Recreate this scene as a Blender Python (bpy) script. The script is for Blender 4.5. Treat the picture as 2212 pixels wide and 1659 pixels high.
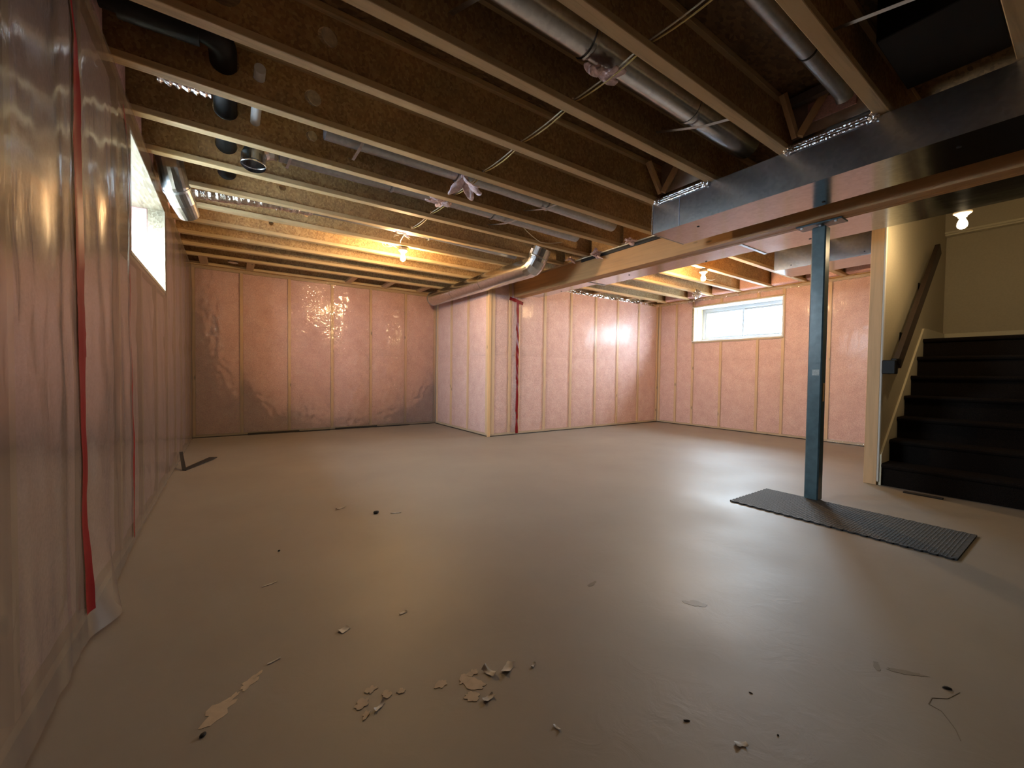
import bpy, bmesh, math, random
from mathutils import Vector, Matrix, noise
random.seed(7)
for o in list(bpy.data.objects): bpy.data.objects.remove(o)
SC = bpy.context.scene
COL = SC.collection
R = math.radians

# ------------------------------------------------------------------ camera
yaw, pit, rol, HC = 0.60295, 0.02528, 0.01239, 0.942
cd = bpy.data.cameras.new('camera'); cam = bpy.data.objects.new('camera', cd); COL.objects.link(cam)
cd.sensor_fit = 'HORIZONTAL'; cd.sensor_width = 36.0; cd.lens = 879.8/2212*36.0
cd.clip_start = 0.05; cd.clip_end = 100
F_ = Vector((math.sin(yaw)*math.cos(pit), math.cos(yaw)*math.cos(pit), -math.sin(pit)))
R_ = Vector((math.cos(yaw), -math.sin(yaw), 0)); U_ = R_.cross(F_)
R2 = R_*math.cos(rol) + U_*math.sin(rol); U2 = -R_*math.sin(rol) + U_*math.cos(rol)
M = Matrix((R2, U2, -F_)).transposed().to_4x4(); M.translation = (0, 0, HC)
cam.matrix_world = M
SC.camera = cam

# ------------------------------------------------------------------ world, exposure
w = bpy.data.worlds.new('World'); SC.world = w; w.use_nodes = True
bg = w.node_tree.nodes['Background']
bg.inputs[0].default_value = (0.68, 0.86, 1.0, 1); bg.inputs[1].default_value = 62.0
SC.view_settings.view_transform = 'Standard'; SC.view_settings.look = 'None'
SC.view_settings.gamma = 1.0; SC.view_settings.use_curve_mapping = False
SC.view_settings.exposure = 0.50
BULB_E = 1350.0
def portal(name, loc, rot, sx, sy):
    l = bpy.data.lights.new(name, 'AREA'); l.shape = 'RECTANGLE'; l.size = sx; l.size_y = sy; l.energy = 1
    l.cycles.is_portal = True
    o = bpy.data.objects.new(name, l); COL.objects.link(o); o.location = loc; o.rotation_euler = rot
portal('window_portal', (-0.90, 3.72, 1.915), (0, R(-90), 0), 0.62, 1.36)
portal('window_portal', (7.60, 3.655, 1.90), (0, R(90), 0), 0.60, 1.48)

# ------------------------------------------------------------------ material helpers
def newmat(name):
    m = bpy.data.materials.new(name); m.use_nodes = True
    nt = m.node_tree; b = nt.nodes['Principled BSDF']
    return m, nt, b
def N(nt, typ, **kw):
    n = nt.nodes.new(typ)
    for k, v in kw.items():
        if k in ('operation', 'blend_type', 'data_type', 'noise_dimensions', 'feature', 'distance'): setattr(n, k, v)
        else: n.inputs[k].default_value = v
    return n
def coords(nt, scale=(1, 1, 1), rot=(0, 0, 0)):
    t = nt.nodes.new('ShaderNodeTexCoord'); mp = nt.nodes.new('ShaderNodeMapping')
    mp.inputs['Scale'].default_value = scale; mp.inputs['Rotation'].default_value = rot
    nt.links.new(t.outputs['Object'], mp.inputs['Vector']); return mp.outputs['Vector']
def ramp(nt, src, stops):
    r = nt.nodes.new('ShaderNodeValToRGB'); e = r.color_ramp.elements
    while len(e) < len(stops): e.new(0.5)
    for i, (p, c) in enumerate(stops): e[i].position = p; e[i].color = (*c, 1)
    nt.links.new(src, r.inputs[0]); return r.outputs[0]
def bump(nt, b, src, strength, dist=0.01):
    n = nt.nodes.new('ShaderNodeBump'); n.inputs['Strength'].default_value = strength; n.inputs['Distance'].default_value = dist
    nt.links.new(src, n.inputs['Height']); nt.links.new(n.outputs[0], b.inputs['Normal']); return n
def mixc(nt, a, b, fac, mode='MIX'):
    m = nt.nodes.new('ShaderNodeMix'); m.data_type = 'RGBA'; m.blend_type = mode
    for s, i in ((fac, 0), (a, 6), (b, 7)):
        if hasattr(s, 'is_linked') or hasattr(s, 'links'): nt.links.new(s, m.inputs[i])
        else: m.inputs[i].default_value = s if i == 0 else (*s, 1)
    return m.outputs[2]
def simple(name, col, rough=0.5, metal=0.0, nscale=0, namp=0.15, bs=0, spec=0.5):
    m, nt, b = newmat(name)
    b.inputs['Roughness'].default_value = rough; b.inputs['Metallic'].default_value = metal
    b.inputs['Specular IOR Level'].default_value = spec
    b.inputs['Base Color'].default_value = (*col, 1)
    if nscale:
        v = coords(nt); n = N(nt, 'ShaderNodeTexNoise', Scale=nscale, Detail=4.0); nt.links.new(v, n.inputs['Vector'])
        c = ramp(nt, n.outputs[0], [(0.3, tuple(x*(1-namp) for x in col)), (0.7, tuple(min(1, x*(1+namp)) for x in col))])
        nt.links.new(c, b.inputs['Base Color'])
        if bs: bump(nt, b, n.outputs[0], bs)
    return m
def emis(name, col, s):
    m = bpy.data.materials.new(name); m.use_nodes = True; nt = m.node_tree; nt.nodes.clear()
    e = nt.nodes.new('ShaderNodeEmission'); e.inputs[0].default_value = (*col, 1); e.inputs[1].default_value = s
    o = nt.nodes.new('ShaderNodeOutputMaterial'); nt.links.new(e.outputs[0], o.inputs[0]); return m

# lumber: grain along the local X (dir 0), Y (1) or Z (2) axis
def lumber(name, col, axis, dark=0.6):
    m, nt, b = newmat(name)
    sc = [26, 26, 26]; sc[axis] = 1.4
    v = coords(nt, tuple(sc)); n = N(nt, 'ShaderNodeTexNoise', Scale=1.0, Detail=6.0, Roughness=0.6, Distortion=0.8); nt.links.new(v, n.inputs['Vector'])
    c = ramp(nt, n.outputs[0], [(0.25, tuple(x*dark for x in col)), (0.5, col), (0.8, tuple(min(1, x*1.12) for x in col))])
    sk = [9, 9, 9]; sk[axis] = 3.2
    v2 = coords(nt, tuple(sk)); k = N(nt, 'ShaderNodeTexVoronoi', Scale=1.0); nt.links.new(v2, k.inputs['Vector'])
    kk = ramp(nt, k.outputs['Distance'], [(0.06, (1, 1, 1)), (0.13, (0, 0, 0))])
    c2 = mixc(nt, c, tuple(x*0.35 for x in col), kk)
    nt.links.new(c2, b.inputs['Base Color']); b.inputs['Roughness'].default_value = 0.62
    bump(nt, b, n.outputs[0], 0.25, 0.003)
    return m
def osb(name, c0, c1, c2, axis='y'):
    m, nt, b = newmat(name)
    sc = {'y': (74, 10, 62), 'z': (30, 60, 10)}[axis]
    v = coords(nt, sc, (0, R(20), 0) if axis == 'y' else (0, 0, R(20)))
    n0 = N(nt, 'ShaderNodeTexNoise', Scale=0.35, Detail=2.0); nt.links.new(v, n0.inputs['Vector'])
    vv = nt.nodes.new('ShaderNodeMixRGB'); vv.blend_type = 'ADD'; vv.inputs[0].default_value = 3.0
    nt.links.new(v, vv.inputs[1]); nt.links.new(n0.outputs['Color'], vv.inputs[2])
    vo = N(nt, 'ShaderNodeTexVoronoi', Scale=1.0, Randomness=1.0); nt.links.new(vv.outputs[0], vo.inputs['Vector'])
    c = ramp(nt, vo.outputs['Color'], [(0.05, c0), (0.5, c1), (0.95, c2)])
    v3 = coords(nt, (2.5, 2.5, 2.5)); n1 = N(nt, 'ShaderNodeTexNoise', Scale=1.0, Detail=3.0); nt.links.new(v3, n1.inputs['Vector'])
    s = ramp(nt, n1.outputs[0], [(0.3, (0.72, 0.72, 0.72)), (0.7, (1.05, 1.03, 1.0))])
    c3 = mixc(nt, c, s, 1.0, 'MULTIPLY')
    nt.links.new(c3, b.inputs['Base Color']); b.inputs['Roughness'].default_value = 0.6
    bump(nt, b, vo.outputs['Distance'], 0.3, 0.003)
    return m
def metal(name, col=(0.62, 0.65, 0.68), rough=0.2, bs=0.12, scale=(6, 6, 6), spangle=True):
    m, nt, b = newmat(name)
    b.inputs['Metallic'].default_value = 1.0; b.inputs['Roughness'].default_value = rough
    v = coords(nt, scale); n = N(nt, 'ShaderNodeTexNoise', Scale=1.0, Detail=3.0); nt.links.new(v, n.inputs['Vector'])
    v2 = coords(nt, (45, 45, 45)); vo = N(nt, 'ShaderNodeTexVoronoi', Scale=1.0); nt.links.new(v2, vo.inputs['Vector'])
    c = ramp(nt, vo.outputs['Color'], [(0.0, tuple(x*0.86 for x in col)), (1.0, tuple(min(1, x*1.08) for x in col))])
    nt.links.new(c if spangle else n.outputs[0], b.inputs['Base Color'])
    if not spangle: b.inputs['Base Color'].default_value = (*col, 1); nt.links.remove(b.inputs['Base Color'].links[0])
    bump(nt, b, n.outputs[0], bs, 0.02)
    return m
def film(name, haze=0.10, rough=0.10, bstr=0.6, vscale=(9, 9, 3), tint=(0.9, 0.9, 0.88), refl=1.0):
    m = bpy.data.materials.new(name); m.use_nodes = True; nt = m.node_tree; nt.nodes.clear()
    out = nt.nodes.new('ShaderNodeOutputMaterial')
    tr = nt.nodes.new('ShaderNodeBsdfTransparent'); tr.inputs[0].default_value = (0.97, 0.97, 0.96, 1)
    df = nt.nodes.new('ShaderNodeBsdfDiffuse'); df.inputs[0].default_value = (*tint, 1)
    gl = nt.nodes.new('ShaderNodeBsdfGlossy'); gl.inputs['Roughness'].default_value = rough; gl.inputs[0].default_value = (1, 1, 1, 1)
    fr = nt.nodes.new('ShaderNodeFresnel'); fr.inputs[0].default_value = 1.5
    v = coords(nt, vscale); n = N(nt, 'ShaderNodeTexNoise', Scale=1.0, Detail=3.0, Roughness=0.55, Distortion=1.2); nt.links.new(v, n.inputs['Vector'])
    v2 = coords(nt, (2.2, 2.2, 2.0)); n2 = N(nt, 'ShaderNodeTexNoise', Scale=1.0, Detail=2.0); nt.links.new(v2, n2.inputs['Vector'])
    mask = ramp(nt, n2.outputs[0], [(0.42, (0.12, 0.12, 0.12)), (0.62, (1, 1, 1))])
    mul = nt.nodes.new('ShaderNodeMath'); mul.operation = 'MULTIPLY'; nt.links.new(n.outputs[0], mul.inputs[0]); nt.links.new(mask, mul.inputs[1])
    bp = nt.nodes.new('ShaderNodeBump'); bp.inputs['Strength'].default_value = bstr; bp.inputs['Distance'].default_value = 0.012
    nt.links.new(mul.outputs[0], bp.inputs['Height'])
    nt.links.new(bp.outputs[0], gl.inputs['Normal'])
    fm = nt.nodes.new('ShaderNodeMath'); fm.operation = 'MULTIPLY'; fm.inputs[1].default_value = 1.8*refl; fm.use_clamp = True
    nt.links.new(fr.outputs[0], fm.inputs[0])
    m1 = nt.nodes.new('ShaderNodeMixShader'); m1.inputs[0].default_value = haze
    nt.links.new(tr.outputs[0], m1.inputs[1]); nt.links.new(df.outputs[0], m1.inputs[2])
    m2 = nt.nodes.new('ShaderNodeMixShader'); nt.links.new(fm.outputs[0], m2.inputs[0])
    nt.links.new(m1.outputs[0], m2.inputs[1]); nt.links.new(gl.outputs[0], m2.inputs[2])
    nt.links.new(m2.outputs[0], out.inputs[0]); return m

MT = {}
WD = (0.60, 0.39, 0.20)
MT['flange'] = lumber('flange lumber', (0.57, 0.41, 0.215), 0)
MT['studz'] = lumber('stud lumber', (0.66, 0.43, 0.23), 2, 0.8)
MT['platex'] = lumber('plate lumber along x', (0.50, 0.35, 0.20), 0, 0.75)
MT['platey'] = lumber('plate lumber along y', (0.50, 0.35, 0.20), 1, 0.75)
MT['endstud'] = lumber('end stud lumber', (0.66, 0.43, 0.23), 2, 0.82)
MT['lvl'] = lumber('beam plywood', (0.50, 0.27, 0.105), 1, 0.72)
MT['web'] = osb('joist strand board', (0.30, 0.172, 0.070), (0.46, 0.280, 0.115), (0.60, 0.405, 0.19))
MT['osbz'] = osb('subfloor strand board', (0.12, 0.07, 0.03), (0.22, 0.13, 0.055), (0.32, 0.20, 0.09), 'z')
MT['osbp'] = osb('pale strand board', (0.22, 0.17, 0.10), (0.34, 0.28, 0.18), (0.46, 0.40, 0.28))
# pink glass wool
m, nt, b = newmat('pink glass wool')
v = coords(nt, (7, 7, 7)); n = N(nt, 'ShaderNodeTexNoise', Scale=1.0, Detail=8.0, Roughness=0.72); nt.links.new(v, n.inputs['Vector'])
c = ramp(nt, n.outputs[0], [(0.3, (0.68, 0.42, 0.39)), (0.5, (0.77, 0.495, 0.465)), (0.7, (0.83, 0.57, 0.54))])
v2 = coords(nt, (90, 90, 90)); n2 = N(nt, 'ShaderNodeTexNoise', Scale=1.0, Detail=2.0); nt.links.new(v2, n2.inputs['Vector'])
c2 = mixc(nt, c, ramp(nt, n2.outputs[0], [(0.3, (0.80, 0.78, 0.78)), (0.7, (1.1, 1.08, 1.08))]), 1.0, 'MULTIPLY')
nt.links.new(c2, b.inputs['Base Color']); b.inputs['Roughness'].default_value = 0.95; bump(nt, b, n.outputs[0], 0.7, 0.02); MT['pink'] = m
MT['tuft'] = simple('loose pink wool', (0.88, 0.68, 0.70), 0.95, 0, 40, 0.2, 0.8)
MT['film'] = film('clear poly sheet', 0.13, 0.07, 0.9, (11, 11, 17), refl=1.0)
MT['film_smooth'] = film('taut poly sheet', 0.16, 0.16, 0.40, refl=0.075)
MT['film_left'] = film('hanging poly sheet', 0.64, 0.17, 0.28, (14, 14, 4.0), (0.150, 0.122, 0.106), 0.20)  # milky loose film; tint also darkened to paint in the lens corner falloff
m, nt, b = newmat('red tape')
v = coords(nt, (7, 7, 7)); vo = N(nt, 'ShaderNodeTexVoronoi', Scale=1.0, Randomness=0.6); nt.links.new(v, vo.inputs['Vector'])
nt.links.new(ramp(nt, vo.outputs['Distance'], [(0.10, (0.05, 0.004, 0.006)), (0.15, (0.19, 0.006, 0.008))]), b.inputs['Base Color'])
b.inputs['Roughness'].default_value = 0.38; b.inputs['Specular IOR Level'].default_value = 0.10; MT['tape'] = m
MT['concrete'] = simple('concrete', (0.33, 0.32, 0.30), 0.9, 0, 6, 0.15, 0.3)
MT['duct'] = metal('galvanised sheet', (0.47, 0.50, 0.54), 0.15, 0.10, (3, 1.2, 3))
MT['duct_side'] = metal('brushed galvanised sheet', (0.62, 0.65, 0.68), 0.26, 0.30, (0.6, 2.6, 0.6))
MT['pipe'] = metal('galvanised pipe', (0.60, 0.62, 0.64), 0.24, 0.10, (5, 5, 5))
MT['dullpipe'] = metal('dull galvanised pipe', (0.42, 0.44, 0.47), 0.42, 0.08)
MT['foil'] = metal('foil tape', (0.88, 0.90, 0.93), 0.16, 0.35, (60, 60, 60), False)
MT['knock'] = simple('pale knockout board', (0.62, 0.52, 0.36), 0.7, 0, 40, 0.2)
MT['snow'] = simple('snow', (0.86, 0.90, 0.95), 0.9)
MT['film_window'] = film('thin poly over the window reveal', 0.04, 0.12, 0.2, refl=0.03)
MT['darkpipe'] = metal('dark galvanised elbow', (0.30, 0.29, 0.28), 0.30, 0.3)
MT['panning'] = simple('panning sheet with painted reflection', (0.42, 0.32, 0.25), 0.5, 0, 12, 0.2)  # sheet metal; the brown it would reflect is painted as base colour
MT['strap'] = metal('steel strap', (0.5, 0.52, 0.55), 0.35, 0.05)
MT['abs'] = simple('black plastic pipe', (0.006, 0.006, 0.006), 0.5, spec=0.25)
MT['whitepl'] = simple('white plastic', (0.75, 0.76, 0.78), 0.35)
MT['cable'] = simple('white cable sheath', (0.78, 0.74, 0.60), 0.45)
MT['cabley'] = simple('yellow cable sheath', (0.70, 0.55, 0.20), 0.45)
MT['black'] = simple('black foam', (0.015, 0.013, 0.012), 0.7)
MT['steel'] = simple('teal painted steel', (0.070, 0.125, 0.150), 0.30, 0, 18, 0.18, 0.1)
MT['label'] = simple('grey label paper', (0.42, 0.47, 0.48), 0.6, 0, 160, 0.3)
MT['drywall'] = simple('cream painted drywall', (0.46, 0.40, 0.28), 0.6, 0, 60, 0.04, 0.1)
MT['drywall_raw'] = simple('drywall edge', (0.62, 0.60, 0.56), 0.8)
MT['trim'] = simple('cream painted trim', (0.66, 0.60, 0.44), 0.4)
MT['carpet'] = simple('dark brown carpet', (0.015, 0.011, 0.009), 1.0, 0, 240, 0.5, 1.0, 0.1)
MT['rail'] = lumber('dark stained rail', (0.034, 0.019, 0.011), 0, 0.7)
MT['vinyl'] = simple('white window vinyl', (0.74, 0.77, 0.79), 0.35)
MT['framevinyl'] = simple('grey-white frame vinyl', (0.30, 0.32, 0.335), 0.4)
MT['porcelain'] = simple('white porcelain', (0.8, 0.79, 0.75), 0.25)
MT['bulb'] = emis('glowing bulb glass', (1.0, 0.64, 0.31), BULB_E)
MT['bulb_stair'] = emis('glowing stair bulb glass', (1.0, 0.74, 0.42), BULB_E*0.21)
MT['flakelight'] = simple('bare concrete patch', (0.52, 0.42, 0.30), 0.85, 0, 30, 0.12)
MT['flake'] = simple('curled paint flake', (0.50, 0.47, 0.42), 0.5, 0, 30, 0.15)
MT['dirt'] = simple('dark debris', (0.02, 0.017, 0.014), 0.8)
MT['scuff'] = simple('brown scuff', (0.165, 0.135, 0.105), 0.5)
# glass
m = bpy.data.materials.new('window glass'); m.use_nodes = True; nt = m.node_tree; nt.nodes.clear()
o_ = nt.nodes.new('ShaderNodeOutputMaterial'); t_ = nt.nodes.new('ShaderNodeBsdfTransparent'); g_ = nt.nodes.new('ShaderNodeBsdfGlossy'); g_.inputs['Roughness'].default_value = 0.02
x_ = nt.nodes.new('ShaderNodeMixShader'); x_.inputs[0].default_value = 0.06; nt.links.new(t_.outputs[0], x_.inputs[1]); nt.links.new(g_.outputs[0], x_.inputs[2]); nt.links.new(x_.outputs[0], o_.inputs[0]); MT['glass'] = m
# painted concrete floor
m, nt, b = newmat('painted concrete floor')
v = coords(nt, (1, 1, 1)); n = N(nt, 'ShaderNodeTexNoise', Scale=1.3, Detail=6.0, Roughness=0.6); nt.links.new(v, n.inputs['Vector'])
c = ramp(nt, n.outputs[0], [(0.3, (0.220, 0.190, 0.158)), (0.7, (0.255, 0.226, 0.188))])
nt.links.new(c, b.inputs['Base Color'])
n2 = N(nt, 'ShaderNodeTexNoise', Scale=9.0, Detail=5.0, Roughness=0.6, Distortion=1.5); nt.links.new(v, n2.inputs['Vector'])
n3 = N(nt, 'ShaderNodeTexNoise', Scale=0.9, Detail=3.0); nt.links.new(v, n3.inputs['Vector'])
rr = ramp(nt, n3.outputs[0], [(0.35, (0.50, 0.50, 0.50)), (0.65, (0.60, 0.60, 0.60))])
nt.links.new(rr, b.inputs['Roughness'])
n4 = N(nt, 'ShaderNodeTexNoise', Scale=2.2, Detail=2.0); nt.links.new(v, n4.inputs['Vector'])
wig = ramp(nt, n2.outputs[0], [(0.44, (0, 0, 0)), (0.5, (1, 1, 1)), (0.56, (0, 0, 0))])
m4 = nt.nodes.new('ShaderNodeMath'); m4.operation = 'MULTIPLY'; nt.links.new(n2.outputs[0], m4.inputs[0]); nt.links.new(n4.outputs[0], m4.inputs[1])
bump(nt, b, m4.outputs[0], 0.20, 0.010); b.inputs['Specular IOR Level'].default_value = 0.85
MT['floor'] = m
# foam mat
m, nt, b = newmat('black foam mat')
b.inputs['Base Color'].default_value = (0.030, 0.031, 0.033, 1); b.inputs['Roughness'].default_value = 0.66
v = coords(nt, (1, 1, 1), (0, 0, R(45))); 
ch = nt.nodes.new('ShaderNodeTexVoronoi'); ch.inputs['Scale'].default_value = 48; ch.inputs['Randomness'].default_value = 0.0; nt.links.new(v, ch.inputs['Vector'])
bump(nt, b, ch.outputs['Distance'], 0.9, 0.006); MT['mat'] = m

# ------------------------------------------------------------------ object helpers
def tag(o, label=None, cat=None, group=None, kind=None):
    if label: o['label'] = label
    if cat: o['category'] = cat
    if group: o['group'] = group
    if kind: o['kind'] = kind
    return o
def empty(name, loc=(0, 0, 0)):
    o = bpy.data.objects.new(name, None); COL.objects.link(o); o.location = loc; o.empty_display_size = 0.1; return o
def wloc(o):
    v = Vector(o.location)
    while o.parent: o = o.parent; v += Vector(o.location)
    return v
class B:
    """collects world-space geometry, links it as ONE mesh object"""
    def __init__(s): s.v = []; s.f = []; s.sm = []
    def add(s, vs, fs, smooth=False):
        k = len(s.v); s.v += [tuple(x) for x in vs]; s.f += [tuple(i+k for i in f) for f in fs]; s.sm += [smooth]*len(fs); return s
    def box(s, x0, x1, y0, y1, z0, z1, bev=0.0):
        x0, x1 = min(x0, x1), max(x0, x1); y0, y1 = min(y0, y1), max(y0, y1); z0, z1 = min(z0, z1), max(z0, z1)
        if bev <= 0:
            return s.add([(x, y, z) for z in (z0, z1) for y in (y0, y1) for x in (x0, x1)],
                         [(0, 2, 3, 1), (4, 5, 7, 6), (0, 1, 5, 4), (2, 6, 7, 3), (0, 4, 6, 2), (1, 3, 7, 5)])
        bm = bmesh.new(); bmesh.ops.create_cube(bm, size=1)
        for q in bm.verts: q.co = Vector(((x0+x1)/2+q.co.x*(x1-x0), (y0+y1)/2+q.co.y*(y1-y0), (z0+z1)/2+q.co.z*(z1-z0)))
        bmesh.ops.bevel(bm, geom=bm.edges[:], offset=bev, segments=1, affect='EDGES')
        return s.bm(bm)
    def bm(s, bm, smooth=False):
        bm.verts.index_update(); vs = [q.co.copy() for q in bm.verts]; fs = [[q.index for q in f.verts] for f in bm.faces]; bm.free()
        return s.add(vs, fs, smooth)
    def bar(s, a, b, w, h, up=(0, 0, 1)):
        a = Vector(a); b = Vector(b); d = (b-a).normalized(); u = Vector(up); sx = d.cross(u).normalized(); u = sx.cross(d)
        vs = [p+sx*i*w/2+u*j*h/2 for p in (a, b) for i, j in ((-1, -1), (1, -1), (1, 1), (-1, 1))]
        return s.add(vs, [(3, 2, 1, 0), (4, 5, 6, 7), (0, 1, 5, 4), (1, 2, 6, 5), (2, 3, 7, 6), (3, 0, 4, 7)])
    def tube(s, pts, r, seg=20, caps=True, rs=None, smooth=True):
        pts = [Vector(p) for p in pts]; n = len(pts); rings = []
        prev = None
        for i, p in enumerate(pts):
            d = (pts[min(i+1, n-1)]-pts[max(i-1, 0)]).normalized()
            if prev is None:
                a = Vector((0, 0, 1)) if abs(d.z) < 0.9 else Vector((1, 0, 0))
                sx = d.cross(a).normalized()
            else:
                sx = (prev - d*prev.dot(d)).normalized()
            prev = sx; up = sx.cross(d)
            rad = rs[i] if rs else r
            rings.append([p+(sx*math.cos(t)+up*math.sin(t))*rad for t in [2*math.pi*k/seg for k in range(seg)]])
        vs = [q for ring in rings for q in ring]
        fs = [(i*seg+k, i*seg+(k+1) % seg, (i+1)*seg+(k+1) % seg, (i+1)*seg+k) for i in range(n-1) for k in range(seg)]
        s.add(vs, fs, smooth)
        if caps:
            s.add(rings[0], [tuple(range(seg))]); s.add(rings[-1], [tuple(reversed(range(seg)))])
        return s
    def grid(s, fn, nu, nv, skip=None, smooth=True):
        vs = [fn(i/nu, j/nv) for j in range(nv+1) for i in range(nu+1)]
        fs = [(j*(nu+1)+i, j*(nu+1)+i+1, (j+1)*(nu+1)+i+1, (j+1)*(nu+1)+i) for j in range(nv) for i in range(nu) if not (skip and skip((i+.5)/nu, (j+.5)/nv))]
        return s.add(vs, fs, smooth)
    def obj(s, name, mat, parent=None, loc=None, **t):
        off = wloc(parent) if parent else Vector((0, 0, 0))
        l = Vector(loc) if loc is not None else Vector((0, 0, 0))
        base = off if parent and loc is None else l
        me = bpy.data.meshes.new(name); me.from_pydata([tuple(Vector(p)-base) for p in s.v], [], s.f)
        me.validate(); me.polygons.foreach_set('use_smooth', s.sm[:len(me.polygons)] if len(s.sm) >= len(me.polygons) else [False]*len(me.polygons))
        me.materials.append(MT[mat] if isinstance(mat, str) else mat)
        o = bpy.data.objects.new(name, me); COL.objects.link(o)
        if parent: o.parent = parent; o.location = base-off
        else: o.location = base
        return tag(o, **t)
def arc(p0, d0, d1, r, n=8):
    """points of a bend starting at p0 with direction d0 turning to d1 with radius r"""
    d0 = Vector(d0).normalized(); d1 = Vector(d1).normalized(); ang = d0.angle(d1); ax = d0.cross(d1).normalized()
    nrm = ax.cross(d0); c = Vector(p0)+nrm*r
    return [c+Matrix.Rotation(ang*i/n, 3, ax) @ (-nrm*r) for i in range(n+1)]

# ------------------------------------------------------------------ dimensions (metres; camera above the origin)
XL, YF, XA, YB, XC = -0.450, 7.064, 3.134, 5.160, 7.157
ZJ, ZS = 2.375, 2.680          # joist underside, subfloor underside
BEX0, BEX1, BEZ = 3.575, 3.725, 2.113
ST = 0.1                       # wall framing depth

# ------------------------------------------------------------------ floor
fl = B().add([(-0.9, -3.6, 0), (7.8, -3.6, 0), (7.8, 7.6, 0), (-0.9, 7.6, 0)], [(0, 1, 2, 3)]).obj('floor', 'floor', kind='structure')

# ------------------------------------------------------------------ framed, insulated walls
def framed_wall(name, P0, ax, L, inw, studs, filmmat, disp, hole=None, top=ZJ, seam=1.22, nofilm=False, ext=(0, 0), sheetres=0.035, back=0.22):
    """P0: floor point of the film plane's start, ax: unit vector along the wall, inw: unit vector into the room.
    studs: distances along the wall; hole: (u0,u1,z0,z1)"""
    P0 = Vector(P0); ax = Vector(ax); inw = Vector(inw)
    def P(u, d, z): return P0+ax*u+inw*d+Vector((0, 0, z))
    def bx(b, u0, u1, d0, d1, z0, z1, bev=0):
        a = P(u0, d0, z0); c = P(u1, d1, z1); b.box(a.x, c.x, a.y, c.y, a.z, c.z, bev)
    b = B()
    if hole:
        u0, u1, z0, z1 = hole[0]-0.03, hole[1]+0.03, hole[2]-0.03, hole[3]+0.03
        e0, e1 = -ext[0], L+ext[1]
        for q in ((e0, e1, 0, z0), (e0, e1, z1, ZS), (e0, u0, z0, z1), (u1, e1, z0, z1)):
            if q[1]-q[0] > 0.01: bx(b, q[0], q[1], -back, -ST-0.01, q[2], q[3])
    else: bx(b, -ext[0], L+ext[1], -back, -ST-0.01, 0, ZS)
    W = b.obj(name, 'concrete', kind='structure')
    pm = 'platex' if abs(ax.x) > 0.5 else 'platey'
    q = B(); bx(q, 0, L, -ST, -0.004, 0.0, 0.038); q.obj('bottom_plate', pm, W)
    q = B(); bx(q, 0, L, -ST, -0.004, top-0.038, top); q.obj('top_plate', pm, W)
    for u in studs:
        spans = [(0.038, top-0.038)]
        if hole and hole[0]-0.03 < u < hole[1]+0.03:
            if hole[0]+0.05 < u < hole[1]-0.05: spans = [(0.038, hole[2]-0.04), (hole[3]+0.04, top-0.038)]
        for z0, z1 in spans:
            if z1-z0 < 0.03: continue
            q = B(); bx(q, u-0.019, u+0.019, -ST, -0.006, z0, z1); q.obj('stud', 'studz', W)
    if hole:
        for z in (hole[2]-0.02, hole[3]+0.02):
            q = B(); bx(q, hole[0]-0.02, hole[1]+0.02, -ST, -0.006, z-0.019, z+0.019); q.obj('rough_sill', pm, W)
    # batts
    ed = sorted(set([0.0]+[s for s in studs]+[L]))
    for i in range(len(ed)-1):
        a, c = ed[i]+0.021, ed[i+1]-0.021
        if c-a < 0.04: continue
        for z0, z1 in ((0.04, seam), (seam+0.0005, top-0.04)):
            if hole and a < hole[1] and c > hole[0]:
                zz = []
                if z0 < hole[2]-0.06: zz.append((z0, min(z1, hole[2]-0.042)))
                if z1 > hole[3]+0.07: zz.append((max(z0, hole[3]+0.042), z1))
            else: zz = [(z0, z1)]
            for (s0, s1) in zz:
                if s1-s0 < 0.03: continue
                sd = random.random()*50
                nu, nv = 6, max(2, int((s1-s0)/0.14))
                def f(uu, vv, a=a, c=c, s0=s0, s1=s1, sd=sd):
                    e = min(uu, 1-uu, (vv)*(s1-s0)/(c-a), (1-vv)*(s1-s0)/(c-a))
                    dpt = -0.030+0.018*min(1, max(0, e)/0.16)**0.6+0.010*noise.noise(Vector((uu*3+sd, vv*5, sd)))
                    return P(a+(c-a)*uu, min(-0.007, dpt), s0+(s1-s0)*vv)
                bb = B().grid(f, nu, nv)
                bx(bb, a, c, -ST, -0.035, s0, s1)
                bb.obj('insulation_batt', 'pink', W)
    if not nofilm:
        nu = int(L/sheetres); nv = int(top/(0.05 if sheetres > 0.019 else 0.022))
        def g(uu, vv): 
            u = uu*L; z = 0.012+vv*(top-0.02)
            return P(u, disp(u, z), z)
        sk = None
        if hole: sk = lambda uu, vv: hole[0] < uu*L < hole[1] and hole[2] < 0.012+vv*(top-0.02) < hole[3]
        B().grid(g, nu, nv, sk).obj('plastic_sheet', filmmat, W)
    return W, P, bx

def mkdisp(studs, sag=0.006, wr=0.006, seed=0.0, base=0.004):
    def d(u, z):
        near = min([abs(u-s) for s in studs]+[9])
        k = min(1, near/0.25)
        wv = abs(noise.noise(Vector((u*7+seed, z*2.2, seed))))*noise.noise(Vector((u*1.1, z*1.1+seed, 4)))
        return base+sag*k+wr*k*2*max(0, wv)+0.5*wr*k*noise.noise(Vector((u*16+seed, z*16, seed)))
    return d

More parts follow.
